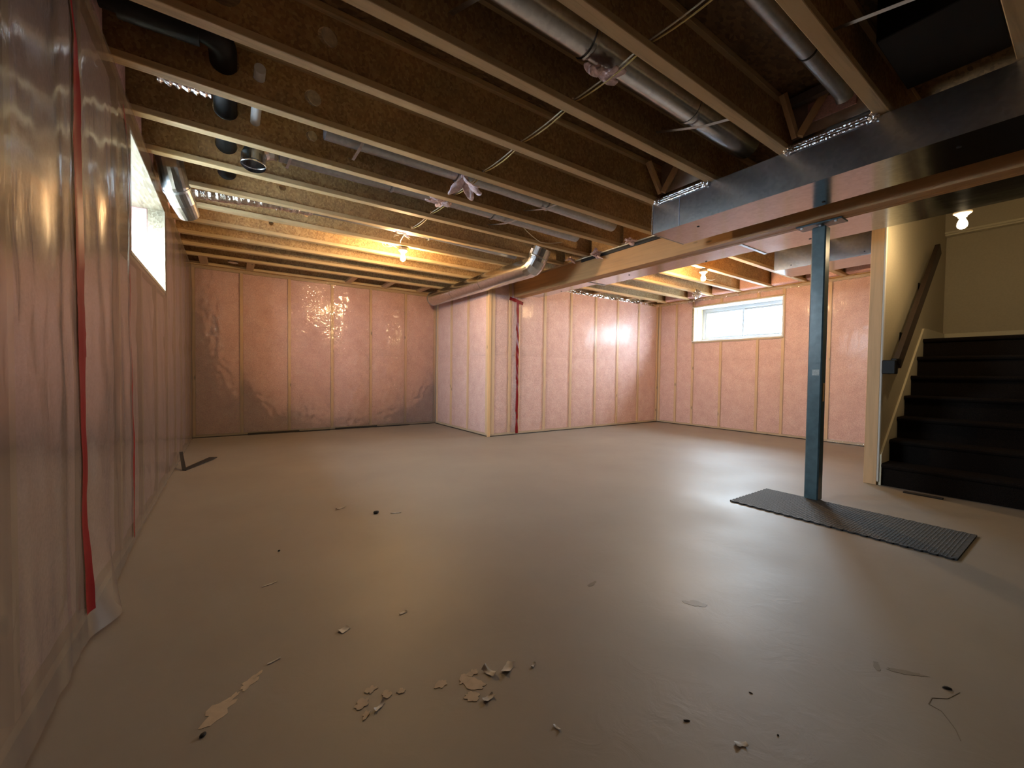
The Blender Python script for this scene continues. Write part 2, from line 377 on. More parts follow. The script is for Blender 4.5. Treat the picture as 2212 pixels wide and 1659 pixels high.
studs_far = [0.02, 0.569-0.0, 1.179, 1.789, 2.399, 3.008, 3.565]
studs_far = [0.02]+[0.12+0.6096*i+0.450 for i in range(5)]+[3.565]
stars = [(1.75, 2.02, .35), (2.05, 1.93, .30), (2.25, 1.80, .35), (1.05, 1.45, .22), (1.25, 1.78, .25), (0.75, 1.75, .3), (2.85, 1.75, .22), (1.9, 1.55, .25), (0.35, 1.35, .4), (1.0, 1.15, .25), (3.1, 1.6, .2)]
def dispF(u, z, f=mkdisp(studs_far, 0.006, 0.008, 3.1)):
    d = f(u, z)
    for k, (su, sz, sr) in enumerate(stars):
        du, dz = u-su, z-sz; rr_ = math.hypot(du, dz)
        if rr_ < sr and rr_ > 0.01:
            a_ = math.atan2(dz, du); d += 0.0035*(1-rr_/sr)*(rr_/sr)**0.3*abs(math.sin(a_*4.5+k*1.3+2*noise.noise(Vector((su, sz, a_)))))
    d += 0.002*math.exp(-((z-1.17)/0.012)**2)
    return d
WF, PF, bxF = framed_wall('wall_far', (XL, YF, 0), (1, 0, 0), XA-XL, (0, -1, 0), studs_far, 'film', dispF, ext=(0.3, 0.3), sheetres=0.018)
studs_jog = [0.02, YF-6.455, YF-5.845, YF-YB-0.02]
WA, PA, bxA = framed_wall('wall_jog', (XA, YF, 0), (0, -1, 0), YF-YB, (-1, 0, 0), studs_jog, 'film_smooth', mkdisp(studs_jog, 0.004, 0.004, 7.7), ext=(0.2, -0.115))
studs_back = [0.02, 0.38, 0.545, 1.07, 1.64, 2.235, 2.815, 3.42, XC-XA-0.02]
def dispB(u, z, f=mkdisp(studs_back, 0.006, 0.005, 11.3)):
    k = math.exp(-((u-0.42)/0.13)**2)
    return f(u, z)+k*0.034*abs(noise.noise(Vector((u*14+z*4, z*2.3, 2))))+k*0.012
WB, PB, bxB = framed_wall('wall_right_of_jog', (XA, YB, 0), (1, 0, 0), XC-XA, (0, -1, 0), studs_back, 'film_smooth', dispB, ext=(-0.115, 0.3))
YC1 = 1.205                     # stair partition
studs_win = [0.02]+[YB-y for y in (4.768, 4.416, 3.884, 3.269, 2.889, 2.287, 1.68)]
hw = (YB-4.412, YB-2.900, 1.597, 2.213)
WC, PC, bxC = framed_wall('wall_right', (XC, YB, 0), (0, -1, 0), YB-YC1+0.0, (-1, 0, 0), studs_win, 'film_smooth', mkdisp(studs_win, 0.004, 0.004, 17.3), hole=hw, back=0.36, ext=(0.25, 0))
# left wall, its sheet hangs loose near the camera
studs_left = [YF-0.02-0.6096*i for i in range(15)]
studs_l = [YF-s for s in [YF-0.02-0.6096*i for i in range(15)]]
hl = (YF-4.42, YF-3.03, 1.59, 2.24)
def dispL(u, z):
    y = YF-u
    near = min(1, max(0, (3.3-y)/1.0))
    d = 0.008+0.010*abs(noise.noise(Vector((y*5+z*0.6, z*0.8, 3))))+0.004*noise.noise(Vector((y*7+z*3, z*4, 13)))
    d += near*(0.008+0.026*(0.5+0.5*noise.noise(Vector((y*4.2, z*0.5, 9)))) + 0.006*noise.noise(Vector((y*12, z*0.9, 1))))
    d += near*0.005*abs(noise.noise(Vector((y*9, z*4, 21))))
    d += 0.075*math.exp(-((y-2.10)/0.12)**2)*max(0, 1-z/0.40)+0.02*math.exp(-((y-1.5)/0.3)**2)*max(0, 1-z/1.2)
    d -= 0.008*math.exp(-((y-1.96)/0.03)**2)*near
    d *= max(0.25, min(1, (ZJ-z)/0.35))
    if y > 2.9 and y < 4.6 and z > 1.4: d = 0.006
    return max(0.003, d)
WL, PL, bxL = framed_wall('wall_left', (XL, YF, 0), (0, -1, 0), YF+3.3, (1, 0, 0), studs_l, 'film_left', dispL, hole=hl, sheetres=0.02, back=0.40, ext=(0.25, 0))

# window reveals and units ---------------------------------------------------
def window_unit(n, x_in, x_fr, y0, y1, z0, z1, sgn):
    """reveal boards between wall face x_in and frame x_fr, then a two-pane slider"""
    W_ = empty('window_%d' % n, (x_fr, (y0+y1)/2, z0)); tag(W_, kind='structure')
    t = 0.018; xa, xb = sorted((x_in, x_fr+sgn*0.06))
    return W_, xa, xb, t
def slider(W_, x, y0, y1, z0, z1, sgn):
    fr = B(); w_ = 0.055
    fr.box(x, x+sgn*0.07, y0, y1, z0, z0+w_, 0.004); fr.box(x, x+sgn*0.07, y0, y1, z1-w_, z1, 0.004)
    fr.box(x, x+sgn*0.07, y0, y0+w_, z0+w_, z1-w_, 0.004); fr.box(x, x+sgn*0.07, y1-w_, y1, z0+w_, z1-w_, 0.004)
    fr.obj('window_frame', 'framevinyl', W_)
    ym = (y0+y1)/2
    for a, c, dx in ((y0+w_, ym+0.02, 0.035), (ym-0.02, y1-w_, 0.015)):
        s = B(); q = 0.034; xs = x+sgn*dx; xe = xs+sgn*0.018
        s.box(xs, xe, a, c, z0+w_, z0+w_+q); s.box(xs, xe, a, c, z1-w_-q, z1-w_); s.box(xs, xe, a, a+q, z0+w_+q, z1-w_-q); s.box(xs, xe, c-q, c, z0+w_+q, z1-w_-q)
        so = s.obj('sash', 'framevinyl', W_)
        B().box(xs+sgn*0.006, xs+sgn*0.012, a+q, c-q, z0+w_+q, z1-w_-q).obj('pane', 'glass', so)
# right-hand window
Wn, xa, xb, t = window_unit(1, XC, 7.46, 2.900, 4.412, 1.597, 2.213, 1)
B().box(XC-0.004, 7.53, 4.412, 4.43, 1.597, 2.213).obj('window_jamb', 'osbp', Wn)
B().box(7.30, 7.46, 4.404, 4.412, 1.60, 2.21).obj('jamb_strip', 'flange', Wn)
B().box(XC-0.004, 7.53, 2.882, 2.900, 1.597, 2.213).obj('window_jamb', 'vinyl', Wn)
B().box(XC-0.004, 7.53, 2.882, 4.43, 2.213, 2.231).obj('window_head', 'vinyl', Wn)
B().box(XC-0.004, 7.53, 2.882, 4.43, 1.579, 1.597).obj('window_sill', 'vinyl', Wn)
slider(Wn, 7.46, 2.900, 4.412, 1.597, 2.213, 1)
# left window
Wm, xa, xb, t = window_unit(2, XL, -0.78, 3.03, 4.42, 1.59, 2.24, -1)
B().box(XL+0.002, -0.555, 4.42, 4.438, 1.59, 2.24).obj('window_jamb', 'osbp', Wm)
B().box(-0.555, -0.86, 4.42, 4.45, 1.59, 2.24, 0.006).obj('insulation_batt', 'pink', Wm)
B().box(XL+0.002, -0.86, 3.01, 3.03, 1.59, 2.24).obj('window_jamb', 'osbp', Wm)
B().box(XL+0.002, -0.86, 3.01, 4.44, 2.24, 2.258).obj('window_head', 'osbp', Wm)
B().box(XL+0.002, -0.86, 3.01, 4.44, 1.572, 1.59).obj('window_sill', 'osbp', Wm)
slider(Wm, -0.78, 3.03, 4.42, 1.59, 2.24, -1)
def fn_j(uu, vv): 
    x = XL-0.33*uu; z = 1.60+0.63*vv; return Vector((x, 4.412-0.006*noise.noise(Vector((x*9, z*6, 2))), z))
B().grid(fn_j, 10, 16).obj('plastic_sheet', 'film_window', Wm)
def fn_h(uu, vv):
    x = XL-0.33*uu; y = 3.05+1.36*vv; return Vector((x, y, 2.232-0.005*noise.noise(Vector((x*9, y*6, 5)))))
B().grid(fn_h, 10, 30).obj('plastic_sheet', 'film_window', Wm)

# room behind the camera, stair partitions, upper stairwell
B().box(-0.85, 7.6, -3.5, -3.3, 0, ZS).obj('wall_back', 'concrete', kind='structure')
B().box(XC+0.003, 7.5, -3.5, 1.2, 0, ZS).obj('wall_side', 'concrete', kind='structure')
ceiling = B()
ceiling.box(-0.85, 7.6, YC1-0.1, 7.3, ZS, ZS+0.02); ceiling.box(-0.85, 4.75, -3.5, YC1-0.1, ZS, ZS+0.02); ceiling.box(4.75, 7.6, -3.5, 0.0, ZS, ZS+0.02)
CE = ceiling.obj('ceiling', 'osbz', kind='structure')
# stair side partition (the handrail wall): drywall face at y = 1.104
SW = B().box(4.72, 6.99, 1.104, 1.117, 0.0, 3.7).obj('wall_stair', 'drywall', kind='structure')
B().box(4.690, 4.728, 1.117, 1.206, 0.0, ZJ, 0.002).obj('end_stud', 'endstud', SW)
B().box(4.690, 4.720, 1.102, 1.117, 0.03, ZJ-0.01, 0.003).obj('drywall_edge', 'drywall_raw', SW)
for x in (5.30, 5.91, 6.52): B().box(x, x+0.038, 1.117, 1.206, 0.038, ZJ).obj('stud', 'studz', SW)
B().box(4.728, 7.05, 1.117, 1.206, 0.0, 0.038).obj('bottom_plate', 'platex', SW)
B().box(6.99, 7.05, 0.0, 1.2, 0.0, 3.7).obj('wall_landing', 'drywall', kind='structure')
bh = B().box(6.90, 6.99, 0.0, 1.104, 2.66, 3.7).obj('trim_1', 'drywall', kind='structure')
B().box(6.885, 6.99, 0.0, 1.104, 2.635, 2.66, 0.004).box(6.90, 6.99, 0.0, 1.104, 2.615, 2.635, 0.004).obj('moulding', 'trim', bh)
B().box(4.72, 6.99, 0.0, 0.09, 0.0, 3.7).obj('wall_stair_near', 'drywall', kind='structure')
B().box(4.68, 4.75, -0.05, 1.25, ZS, 3.7).obj('wall_stair_head', 'drywall', kind='structure')
B().box(4.55, 7.1, -0.05, 1.25, 3.7, 3.75).obj('ceiling_stairwell', 'drywall', kind='structure')

# black gasket strips at the foot of the far wall, dark gaps
for x0, x1, yy in ((0.19, 0.86, 0.02), (0.80, 1.30, 0.035), (1.38, 2.05, 0.015), (2.0, 2.62, 0.035)):
    B().box(x0, x1, YF-yy-0.004, YF-yy+0.004-0.012, 0.0, 0.030 if yy < 0.03 else 0.018).obj('gasket_strip', 'black', WF)
for P_, L_, W_ in ((PF, XA-XL, WF), (PA, YF-YB, WA), (PB, XC-XA, WB), (PC, YB-YC1, WC)):
    a = P_(0, 0.010, 0.001); c = P_(L_, 0.004, 0.012); B().box(a.x, c.x, a.y, c.y, a.z, c.z).obj('sill_gasket', 'black', W_)
# the corner post of the jog, a bare face of lumber
B().box(XA-0.012, XA+0.026, YB-0.012, YB+0.028, 0.0, ZJ-0.04, 0.002).obj('corner_stud', 'endstud', WB)
# diagonal struts in the corner seen over wall_far handled with blocking below

# red tape
def tape_on(P_, W_, u0, z0, u1, z1, wid, disp, n=40, dd=0.003, wob=0.0):
    a = Vector((u0, z0)); c = Vector((u1, z1)); d = (c-a).normalized(); nn = Vector((-d.y, d.x))
    def g(uu, vv):
        wv = wob*noise.noise(Vector((vv*6, u0*7, 0)))
        q = a+(c-a)*vv+nn*((uu-0.5)*wid*(1+0.25*noise.noise(Vector((vv*9, u0, 3))))+wv)
        return P_(q.x, disp(q.x, max(0.02, q.y))+dd+0.0015*noise.noise(Vector((vv*40, uu*2, u0))), q.y)
    B().grid(g, 4, n).obj('tape_strip', 'tape', W_)
tape_on(PB, WB, 3.631-XA+0.003, 0.02, 3.629-XA, 2.04, 0.052, dispB, 60, 0.004, 0.004)
tape_on(PB, WB, 3.475-XA, 2.085, 3.735-XA, 2.030, 0.050, dispB, 12, 0.006)
tape_on(PL, WL, YF-1.965, 0.10, YF-1.985, 1.0, 0.052, dispL, 40, 0.004, 0.003)
tape_on(PL, WL, YF-1.985, 0.98, YF-1.93, 2.30, 0.058, dispL, 50, 0.005, 0.003)
tape_on(PL, WL, YF-2.895, 0.05, YF-2.87, 0.62, 0.034, dispL, 30, 0.005, 0.004)
tape_on(PL, WL, YF-2.87, 0.62, YF-2.79, 2.25, 0.026, dispL, 50, 0.004, 0.004)

# ------------------------------------------------------------------ staircase
stc = empty('staircase', (4.7, 0.6, 0)); tag(stc, 'dark brown carpeted staircase climbing to a landing', 'stairs')
RH, RUN, X1 = 0.1945, 0.2135, 4.70
for i in range(7):
    x = X1+RUN*i; z = RH*(i+1); x2 = x+RUN if i < 6 else 6.965
    bm = bmesh.new()
    # profile of a carpeted step with a rounded nose
    prof = [(x+0.02, RH*i), (x+0.02, z-0.045), (x-0.004, z-0.034), (x-0.012, z-0.018), (x-0.006, z-0.005), (x+0.008, z), (x2+0.02, z), (x2+0.02, RH*i if i else 0.0)]
    vs = [bm.verts.new((px, yy, pz)) for yy in (0.092, 1.087) for px, pz in prof]; n = len(prof)
    bm.faces.new(vs[:n][::-1]); bm.faces.new(vs[n:])
    for k in range(n): bm.faces.new((vs[k], vs[(k+1) % n], vs[n+(k+1) % n], vs[n+k]))
    bmesh.ops.recalc_face_normals(bm, faces=bm.faces)
    B().bm(bm).obj('step', 'carpet', stc)
# skirt board: sloping, with a bright top edge
sk = B(); nx = 7
sl = RH/RUN
def skz(x): return RH+(x-X1)*sl+0.075
prof = [(4.70, 0.0), (4.70, skz(4.70)), (5.985, skz(5.985)), (6.985, 1.475), (6.985, 0.9)]
prof = [(4.70, 0.0), (4.70, skz(4.70)), (6.02, skz(6.02)), (6.16, 1.478), (6.985, 1.478), (6.985, 0.8), (5.2, 0.0)]
n = len(prof)
sk.add([(x, y, z) for y in (1.088, 1.1035) for x, z in prof], [tuple(range(n)), tuple(range(2*n-1, n-1, -1))]+[(k, n+k, n+(k+1) % n, (k+1) % n) for k in range(n)])
sk.obj('skirt_board', 'trim', stc)
B().box(6.970, 6.99, 0.09, 1.088, 1.36, 1.478, 0.003).obj('baseboard_landing', 'trim', kind='structure')

# handrail
hr = empty('handrail', (4.85, 1.03, 1.1)); tag(hr, 'dark stained wooden handrail on the cream stair wall', 'handrail')
a = Vector((4.80, 1.03, 1.075)); c = Vector((6.16, 1.03, 2.315))
B().bar(a, c, 0.038, 0.115).obj('rail', 'rail', hr)
for k in (0.06, 0.30, 0.74):
    p = a.lerp(c, k); bb = B()
    bb.tube([p+Vector((0, 0, -0.05)), p+Vector((0, 0.01, -0.10)), Vector((p.x, 1.085, p.z-0.12)), Vector((p.x, 1.102, p.z-0.12))], 0.012, 10)
    bb.box(p.x-0.03, p.x+0.03, 1.094, 1.103, p.z-0.17, p.z-0.07, 0.003); bb.obj('wall_bracket', 'abs', hr)
bb = B(); bb.box(4.66, 4.74, 1.01, 1.10, 0.98, 1.10, 0.006); bb.box(4.70, 4.84, 1.01, 1.05, 1.06, 1.115, 0.006)
bb.obj('rail_return', 'abs', hr, label='black return at the foot of the rail')

# ------------------------------------------------------------------ floor joists
YJ = {k: 1.680+0.480*k for k in range(-3, 12)}
YJ[-3] = 0.235
def web_mesh(b, x0, x1, y, z0, z1, holes, th=0.011):
    bm = bmesh.new(); es = []
    cs = [bm.verts.new((x, 0, z)) for x, z in ((x0, z0), (x1, z0), (x1, z1), (x0, z1))]
    es += [bm.edges.new((cs[i], cs[(i+1) % 4])) for i in range(4)]
    for hx, hz, hrad in holes:
        n = 20; ring = [bm.verts.new((hx+hrad*math.cos(2*math.pi*i/n), 0, hz+hrad*math.sin(2*math.pi*i/n))) for i in range(n)]
        es += [bm.edges.new((ring[i], ring[(i+1) % n])) for i in range(n)]
    bmesh.ops.triangle_fill(bm, use_beauty=True, edges=es)
    fs = bm.faces[:]
    r = bmesh.ops.extrude_face_region(bm, geom=fs)
    for q in r['geom']:
        if isinstance(q, bmesh.types.BMVert): q.co.y += th
    for q in bm.verts: q.co.y += y-th/2
    bmesh.ops.recalc_face_normals(bm, faces=bm.faces)
    b.bm(bm)
def joist(x0, x1, y, label, holes=(), group='floor joists', zb=ZJ, fw=0.062):
    r = empty('floor_joist', (x0, y, zb)); tag(r, label, 'joist', group)
    b = B(); web_mesh(b, x0, x1, y, zb+0.034, ZS-0.034, holes); wb = b.obj('web', 'web', r)
    for hx, hz, hrad in holes:
        if hrad in (0.045, 0.036):
            q = hrad*0.9; B().tube([(hx+0.008, y-0.011, hz), (hx+0.006, y-0.006, hz)], q, 20).obj('knockout', 'knock', wb)
    B().box(x0, x1, y-fw/2, y+fw/2, zb, zb+0.036, 0.0025).obj('bottom_flange', 'flange', r)
    B().box(x0, x1, y-fw/2, y+fw/2, ZS-0.036, ZS-0.001, 0.0025).obj('top_flange', 'flange', r)
    return r
HOL = {0: [(0.62, 2.52, 0.02)], 1: [(0.387, 2.544, 0.045), (-0.025, 2.55, 0.066)], 2: [(0.394, 2.52, 0.045), (-0.025, 2.55, 0.066), (0.13, 2.53, 0.03)], 3: [(0.457, 2.548, 0.036), (-0.025, 2.55, 0.066), (0.13, 2.53, 0.03)],
       4: [(-0.025, 2.55, 0.066)], 5: [(-0.025, 2.55, 0.066), (0.37, 2.53, 0.028)], 6: [(0.62, 2.50, 0.02)], 7: [(0.35, 2.50, 0.022)]}
ordn = ['nearest', 'second', 'third', 'fourth', 'fifth', 'sixth', 'seventh', 'eighth', 'ninth', 'tenth', 'eleventh', 'twelfth', 'thirteenth', 'fourteenth', 'fifteenth']
NOTE = {-2: 'joist whose end rests over the long silver duct, beside the small grey pipe', -1: 'joist between the wide silver round duct and the small grey pipe',
        0: 'joist on the near side of the open bay before the wide round duct', 1: 'joist with a large knockout hole, ending at the duct corner',
        2: 'joist with an oval knockout, second hole from the top', 3: 'joist with a small pale knockout and a black pipe through it',
        4: 'joist just in front of the open silver elbow', 5: 'joist behind the open silver elbow', 6: 'joist carrying the far bulb, behind the foil flex duct',
        7: 'joist just behind the far bulb', 8: 'fourth joist out from the far pink wall', 9: 'third joist out from the far pink wall',
        10: 'second joist out from the far pink wall', 11: 'joist lying against the top of the far pink wall', -3: 'wide pale joist at the top right edge'}
for k in range(-2, 12):
    y = YJ[k]
    if k == 11: y = 7.005
    x1 = 3.745 if y < YB else XA+0.08
    cab = [] if k > 5 or k < -2 else [(1.535, 2.43, 0.014)]
    joist(-0.53, x1, y, 'left-hand '+NOTE[k], HOL.get(k, [])+cab)
# wide pale doubled member at the top right
hd = B(); 
J3 = empty('header_joist', (0.0, 0.13, ZJ)); tag(J3, 'wide pale wooden header at the top right edge of the ceiling', 'joist')
B().box(-0.5, 2.905, 0.17, 0.262, ZJ, ZS-0.002, 0.003).obj('header_ply', 'flange', J3); B().box(-0.5, 2.905, 0.06, 0.166, ZJ, ZS-0.002, 0.003).obj('header_ply', 'flange', J3)
for lab, y in (('joist next behind the wide pale header', -0.3), ('second joist behind the wide pale header', -0.78), ('third joist behind the wide pale header', -1.26), ('fourth joist behind the wide pale header', -1.74)):
    joist(-0.53, 4.7, y, lab)
RN = ['above the stair partition', 'over the small cross duct, nearest the stairs', 'second one in from the stair partition', 'at the right end of the window, passing above it', 'to the right of the right-hand bulb',
      'carrying the right-hand bulb', 'just left of the right-hand bulb', 'second to the left of the right-hand bulb', 'nearest the pink wall left of the window']
yr = [1.155, 1.635, 2.115, 2.585, 3.062, 3.545, 4.02, 4.49, 4.965]
for k, y in enumerate(yr):
    if k == 0: nm = 'above the stair partition'
    lab = {0: 'right-hand joist above the stair partition', 1: 'right-hand joist over the cross duct near the stairs', 2: 'right-hand joist crossing the end of the small cross duct',
           3: 'right-hand joist meeting the wall above the right end of the window', 4: 'right-hand joist carrying the white lampholder near the window', 5: 'right-hand joist next behind the lampholder by the window',
           6: 'right-hand joist with a crumpled plastic wad at its end, left of the window', 7: 'right-hand joist second from the wrinkled plastic wall', 8: 'right-hand joist nearest the wall of plastic left of the window'}[k]
    joist(3.58, 7.10, y, lab)
# short joists ending at the stair opening
for y, lab in ((0.675, 'short joist ending at the stair opening behind the duct'),):
    joist(3.755, 4.52, y, lab)
# rim boards and rim wool in the joist ends at the walls (part of the ceiling)
B().box(-0.60, -0.545, -3.2, 7.2, ZJ, ZS).obj('rim_board', 'web', CE)
B().box(7.12, 7.16, 1.2, 5.3, ZJ, ZS).obj('rim_board', 'web', CE)
B().box(-0.6, 7.2, 7.06, 7.09, ZJ, ZS).obj('rim_board', 'web', CE)
B().box(XA+0.09, 7.1, 5.20, 5.23, ZJ, ZS).obj('rim_board', 'web', CE)
def wool(x0, x1, y0, y1, z0, z1, par, n=8):
    def f(uu, vv): return Vector((x0+(x1-x0)*uu, y0+(y1-y0)*uu*0+ (y1-y0)*uu, z0+(z1-z0)*vv))
    b = B(); b.box(x0, x1, y0, y1, z0, z1, 0.02); return b.obj('insulation_batt', 'pink', par)
for k in range(len(yr)-1):
    wool(7.00, 7.12, yr[k]+0.04, yr[k+1]-0.04, ZJ+0.01, ZS-0.02, CE)
for k in range(-1, 9):
    wool(-0.545, -0.47, YJ[k]+0.04, YJ[k+1]-0.04, ZJ+0.01, ZS-0.02, CE)
# ladder blocking between last joist and far wall
for k, x in enumerate((-0.30, 0.22, 1.557, 2.139, 2.75)):
    B().box(x-0.045, x+0.045, YJ[10]+0.034, 6.97, ZJ+0.002, ZJ+0.04, 0.002).obj('ladder_block', 'platey', CE)
B().bar((5.6, 4.995, 2.40), (5.75, 5.19, 2.60), 0.04, 0.06).obj('diagonal_brace', 'flange', CE)
for x in (4.6, 5.35, 6.2, 6.75):
    B().box(x-0.045, x+0.045, 4.998, 5.195, ZJ+0.002, ZJ+0.04, 0.002).obj('ladder_block', 'platey', CE)
    B().bar((x+0.15, 5.0, 2.39), (x+0.32, 5.19, 2.62), 0.03, 0.06).obj('diagonal_brace', 'flange', CE)

# ------------------------------------------------------------------ beam, header, post
bmn = empty('support_beam', (BEX0, -0.5, BEZ)); tag(bmn, 'long laminated wooden beam under the joists, on the teal post', 'beam')
n = 3; wv = (BEX1-BEX0)/n
for i in range(n):
    B().box(BEX0+wv*i+0.0008, BEX0+wv*(i+1)-0.0008, -1.6, YB+0.05, BEZ+0.0015*(i % 2), ZJ-0.022, 0.002).obj('beam_ply', 'lvl', bmn)
B().box(BEX0-0.004, BEX1+0.004, -1.6, YB+0.05, ZJ-0.020, ZJ-0.0005, 0.002).obj('nailing_plate', 'platey', bmn)
B().box(BEX0-0.016, BEX0-0.002, 2.15, 3.70, ZJ-0.048, ZJ-0.016, 0.002).obj('black_strip', 'black', bmn, label='black strip along the top edge')
hdr = empty('stair_header', (4.55, 0.1, 2.275)); tag(hdr, 'dark header board across the stair opening above the bright lamp', 'beam')
B().box(4.56, 4.60, 0.0, 1.10, 2.275, ZS-0.002, 0.002).obj('board', 'platey', hdr); B().box(4.603, 4.75, 0.0, 1.10, 2.275, ZS-0.002, 0.002).obj('board', 'platey', hdr)

PX0, PX1, PY0, PY1 = 3.662, 3.752, 1.208, 1.300
post = empty('steel_post', ((PX0+PX1)/2, (PY0+PY1)/2, 0)); tag(post, 'teal painted square steel post on the black foam mat', 'post')
B().box(PX0, PX1, PY0, PY1, 0.0, 2.085, 0.008).obj('shaft', 'steel', post)
B().box(PX0-0.02, PX1+0.02, PY0-0.10, PY1+0.10, 2.100, 2.1125, 0.002).obj('cap_plate', 'steel', post)
B().tube([((PX0+PX1)/2, (PY0+PY1)/2, 2.08), ((PX0+PX1)/2, (PY0+PY1)/2, 2.101)], 0.022, 14).obj('adjusting_screw', 'strap', post)
for y_ in (PY0-0.07, PY1+0.055): B().box(PX0-0.015, PX0+0.003, y_, y_+0.018, 2.085, 2.101, 0.002).obj('bolt', 'strap', post)
B().box(PX0-0.0015, PX0+0.001, 1.222, 1.268, 0.958, 1.002).obj('sticker', 'label', post, label='small square grey sticker')
B().box(PX0+0.03, PX0+0.06, PY0-0.004, PY0, 0.76, 0.90, 0.001).obj('tape_scrap', 'studz', post, label='torn strip of brown tape')

# ------------------------------------------------------------------ foam mat
mat = empty('foam_mat', (3.38, 1.0, 0)); tag(mat, 'long black foam mat with toothed edges around the post foot', 'mat')
def mat_tile(y0, y1, first):
    x0, x1 = 3.095, 3.680; T = 0.010; pts = []
    def teeth(p, q, nt_, amp, sg):
        p = Vector(p); q = Vector(q); d = (q-p)/nt_; nn = Vector((d.y, -d.x)).normalized()*amp*sg; r = []
        for i in range(nt_):
            for t_, a_ in ((0.0, 0), (0.18, 0), (0.26, 1), (0.50, 1.15), (0.74, 1), (0.82, 0)): r.append(p+d*(i+t_)+nn*a_)
        return r
    pts += teeth((x0, y0), (x0, y1), 20, 0.008, -1)
    pts += teeth((x0, y1), (x1, y1), 12, 0.006, 1) if first else [Vector((x0, y1)), Vector((x1, y1))]
    if first: pts += [Vector((x1, y1)), Vector((x1, PY1+0.004)), Vector((PX0-0.006, PY1+0.004)), Vector((PX0-0.006, PY0-0.004)), Vector((x1, PY0-0.004))]
    pts += teeth((x1, PY0-0.02 if first else y1), (x1, y0), 14 if first else 10, 0.006, 1)
    if True: pts += [Vector((x1, y0)), Vector((x0, y0))]
    bm = bmesh.new(); vs = []
    for p in pts:
        if not vs or (Vector(vs[-1].co[:2])-p).length > 1e-4: vs.append(bm.verts.new((p.x, p.y, 0.0005)))
    f = bm.faces.new(vs); r = bmesh.ops.extrude_face_region(bm, geom=[f])
    for q in r['geom']:
        if isinstance(q, bmesh.types.BMVert): q.co.z = T
    bmesh.ops.triangulate(bm, faces=bm.faces[:]); bmesh.ops.recalc_face_normals(bm, faces=bm.faces)
    B().bm(bm).obj('mat_tile', 'mat', mat)
mat_tile(0.405, 1.575, True)
b = B(); cs_ = 0.0175
for i in range(-2, 40):
    for j in range(-2, 75):
        x = 3.105+cs_*i+(cs_/2 if j % 2 else 0); y = 0.414+cs_*0.9*j
        if 3.103 < x < 3.672 and 0.414 < y < 1.566 and not (x > PX0-0.02 and PY0-0.02 < y < PY1+0.02):
            h_ = cs_*0.40; z_ = 0.0095
            b.add([(x-h_, y, z_), (x, y-h_, z_), (x+h_, y, z_), (x, y+h_, z_), (x, y, z_+0.0032)], [(0, 1, 4), (1, 2, 4), (2, 3, 4), (3, 0, 4)])
b.obj('mat_relief', 'mat', mat, kind='stuff')

# ------------------------------------------------------------------ rectangular ducts
dA = empty('trunk_duct', (3.1, 0.5, 2.12)); tag(dA, 'large rectangular silver duct hung left of the beam, with a capped end', 'duct')
AX0, AX1, AY1, AZ0, AZ1 = 2.905, 3.345, 2.175, 2.122, 2.368
B().add([(AX1, -3.2, AZ0), (AX0, -3.2, AZ0), (AX0, AY1, AZ0), (AX1, AY1, AZ0)], [(0, 1, 2, 3)]).obj('bottom_panel', 'duct', dA)
B().add([(AX0, -3.2, AZ0), (AX0, -3.2, AZ1), (AX0, AY1, AZ1), (AX0, AY1, AZ0)], [(0, 1, 2, 3)]).obj('side_panel', 'duct_side', dA)
B().add([(AX1, -3.2, AZ0), (AX1, -3.2, AZ1), (AX1, AY1, AZ1), (AX1, AY1, AZ0)], [(3, 2, 1, 0)]).obj('side_panel', 'duct_side', dA)
B().add([(AX1, -3.2, AZ1), (AX0, -3.2, AZ1), (AX0, AY1, AZ1), (AX1, AY1, AZ1)], [(3, 2, 1, 0)]).obj('top_panel', 'duct_side', dA)
B().box(AX0-0.003, AX1+0.003, AY1-0.002, AY1+0.004, AZ0-0.003, AZ1, 0.001).obj('end_cap', 'duct_side', dA)
B().tube([(AX0-0.003, AY1+0.002, AZ0), (AX0-0.003, AY1+0.002, AZ1)], 0.006, 8).obj('end_flange', 'foil', dA)
for y in (1.93,): B().box(AX0-0.003, AX0, y-0.002, y+0.002, AZ0, AZ1).obj('seam', 'strap', dA)
for x, y in ((3.04, 1.85), (3.28, 1.10), (3.05, 0.45)):
    B().tube([(x, y, AZ0-0.003), (x, y, AZ0+0.002)], 0.010, 10).obj('screw', 'black', dA)
def crumple_strip(name, mat_, par, fn, nu, nv): B().grid(fn, nu, nv, smooth=False).obj(name, mat_, par)
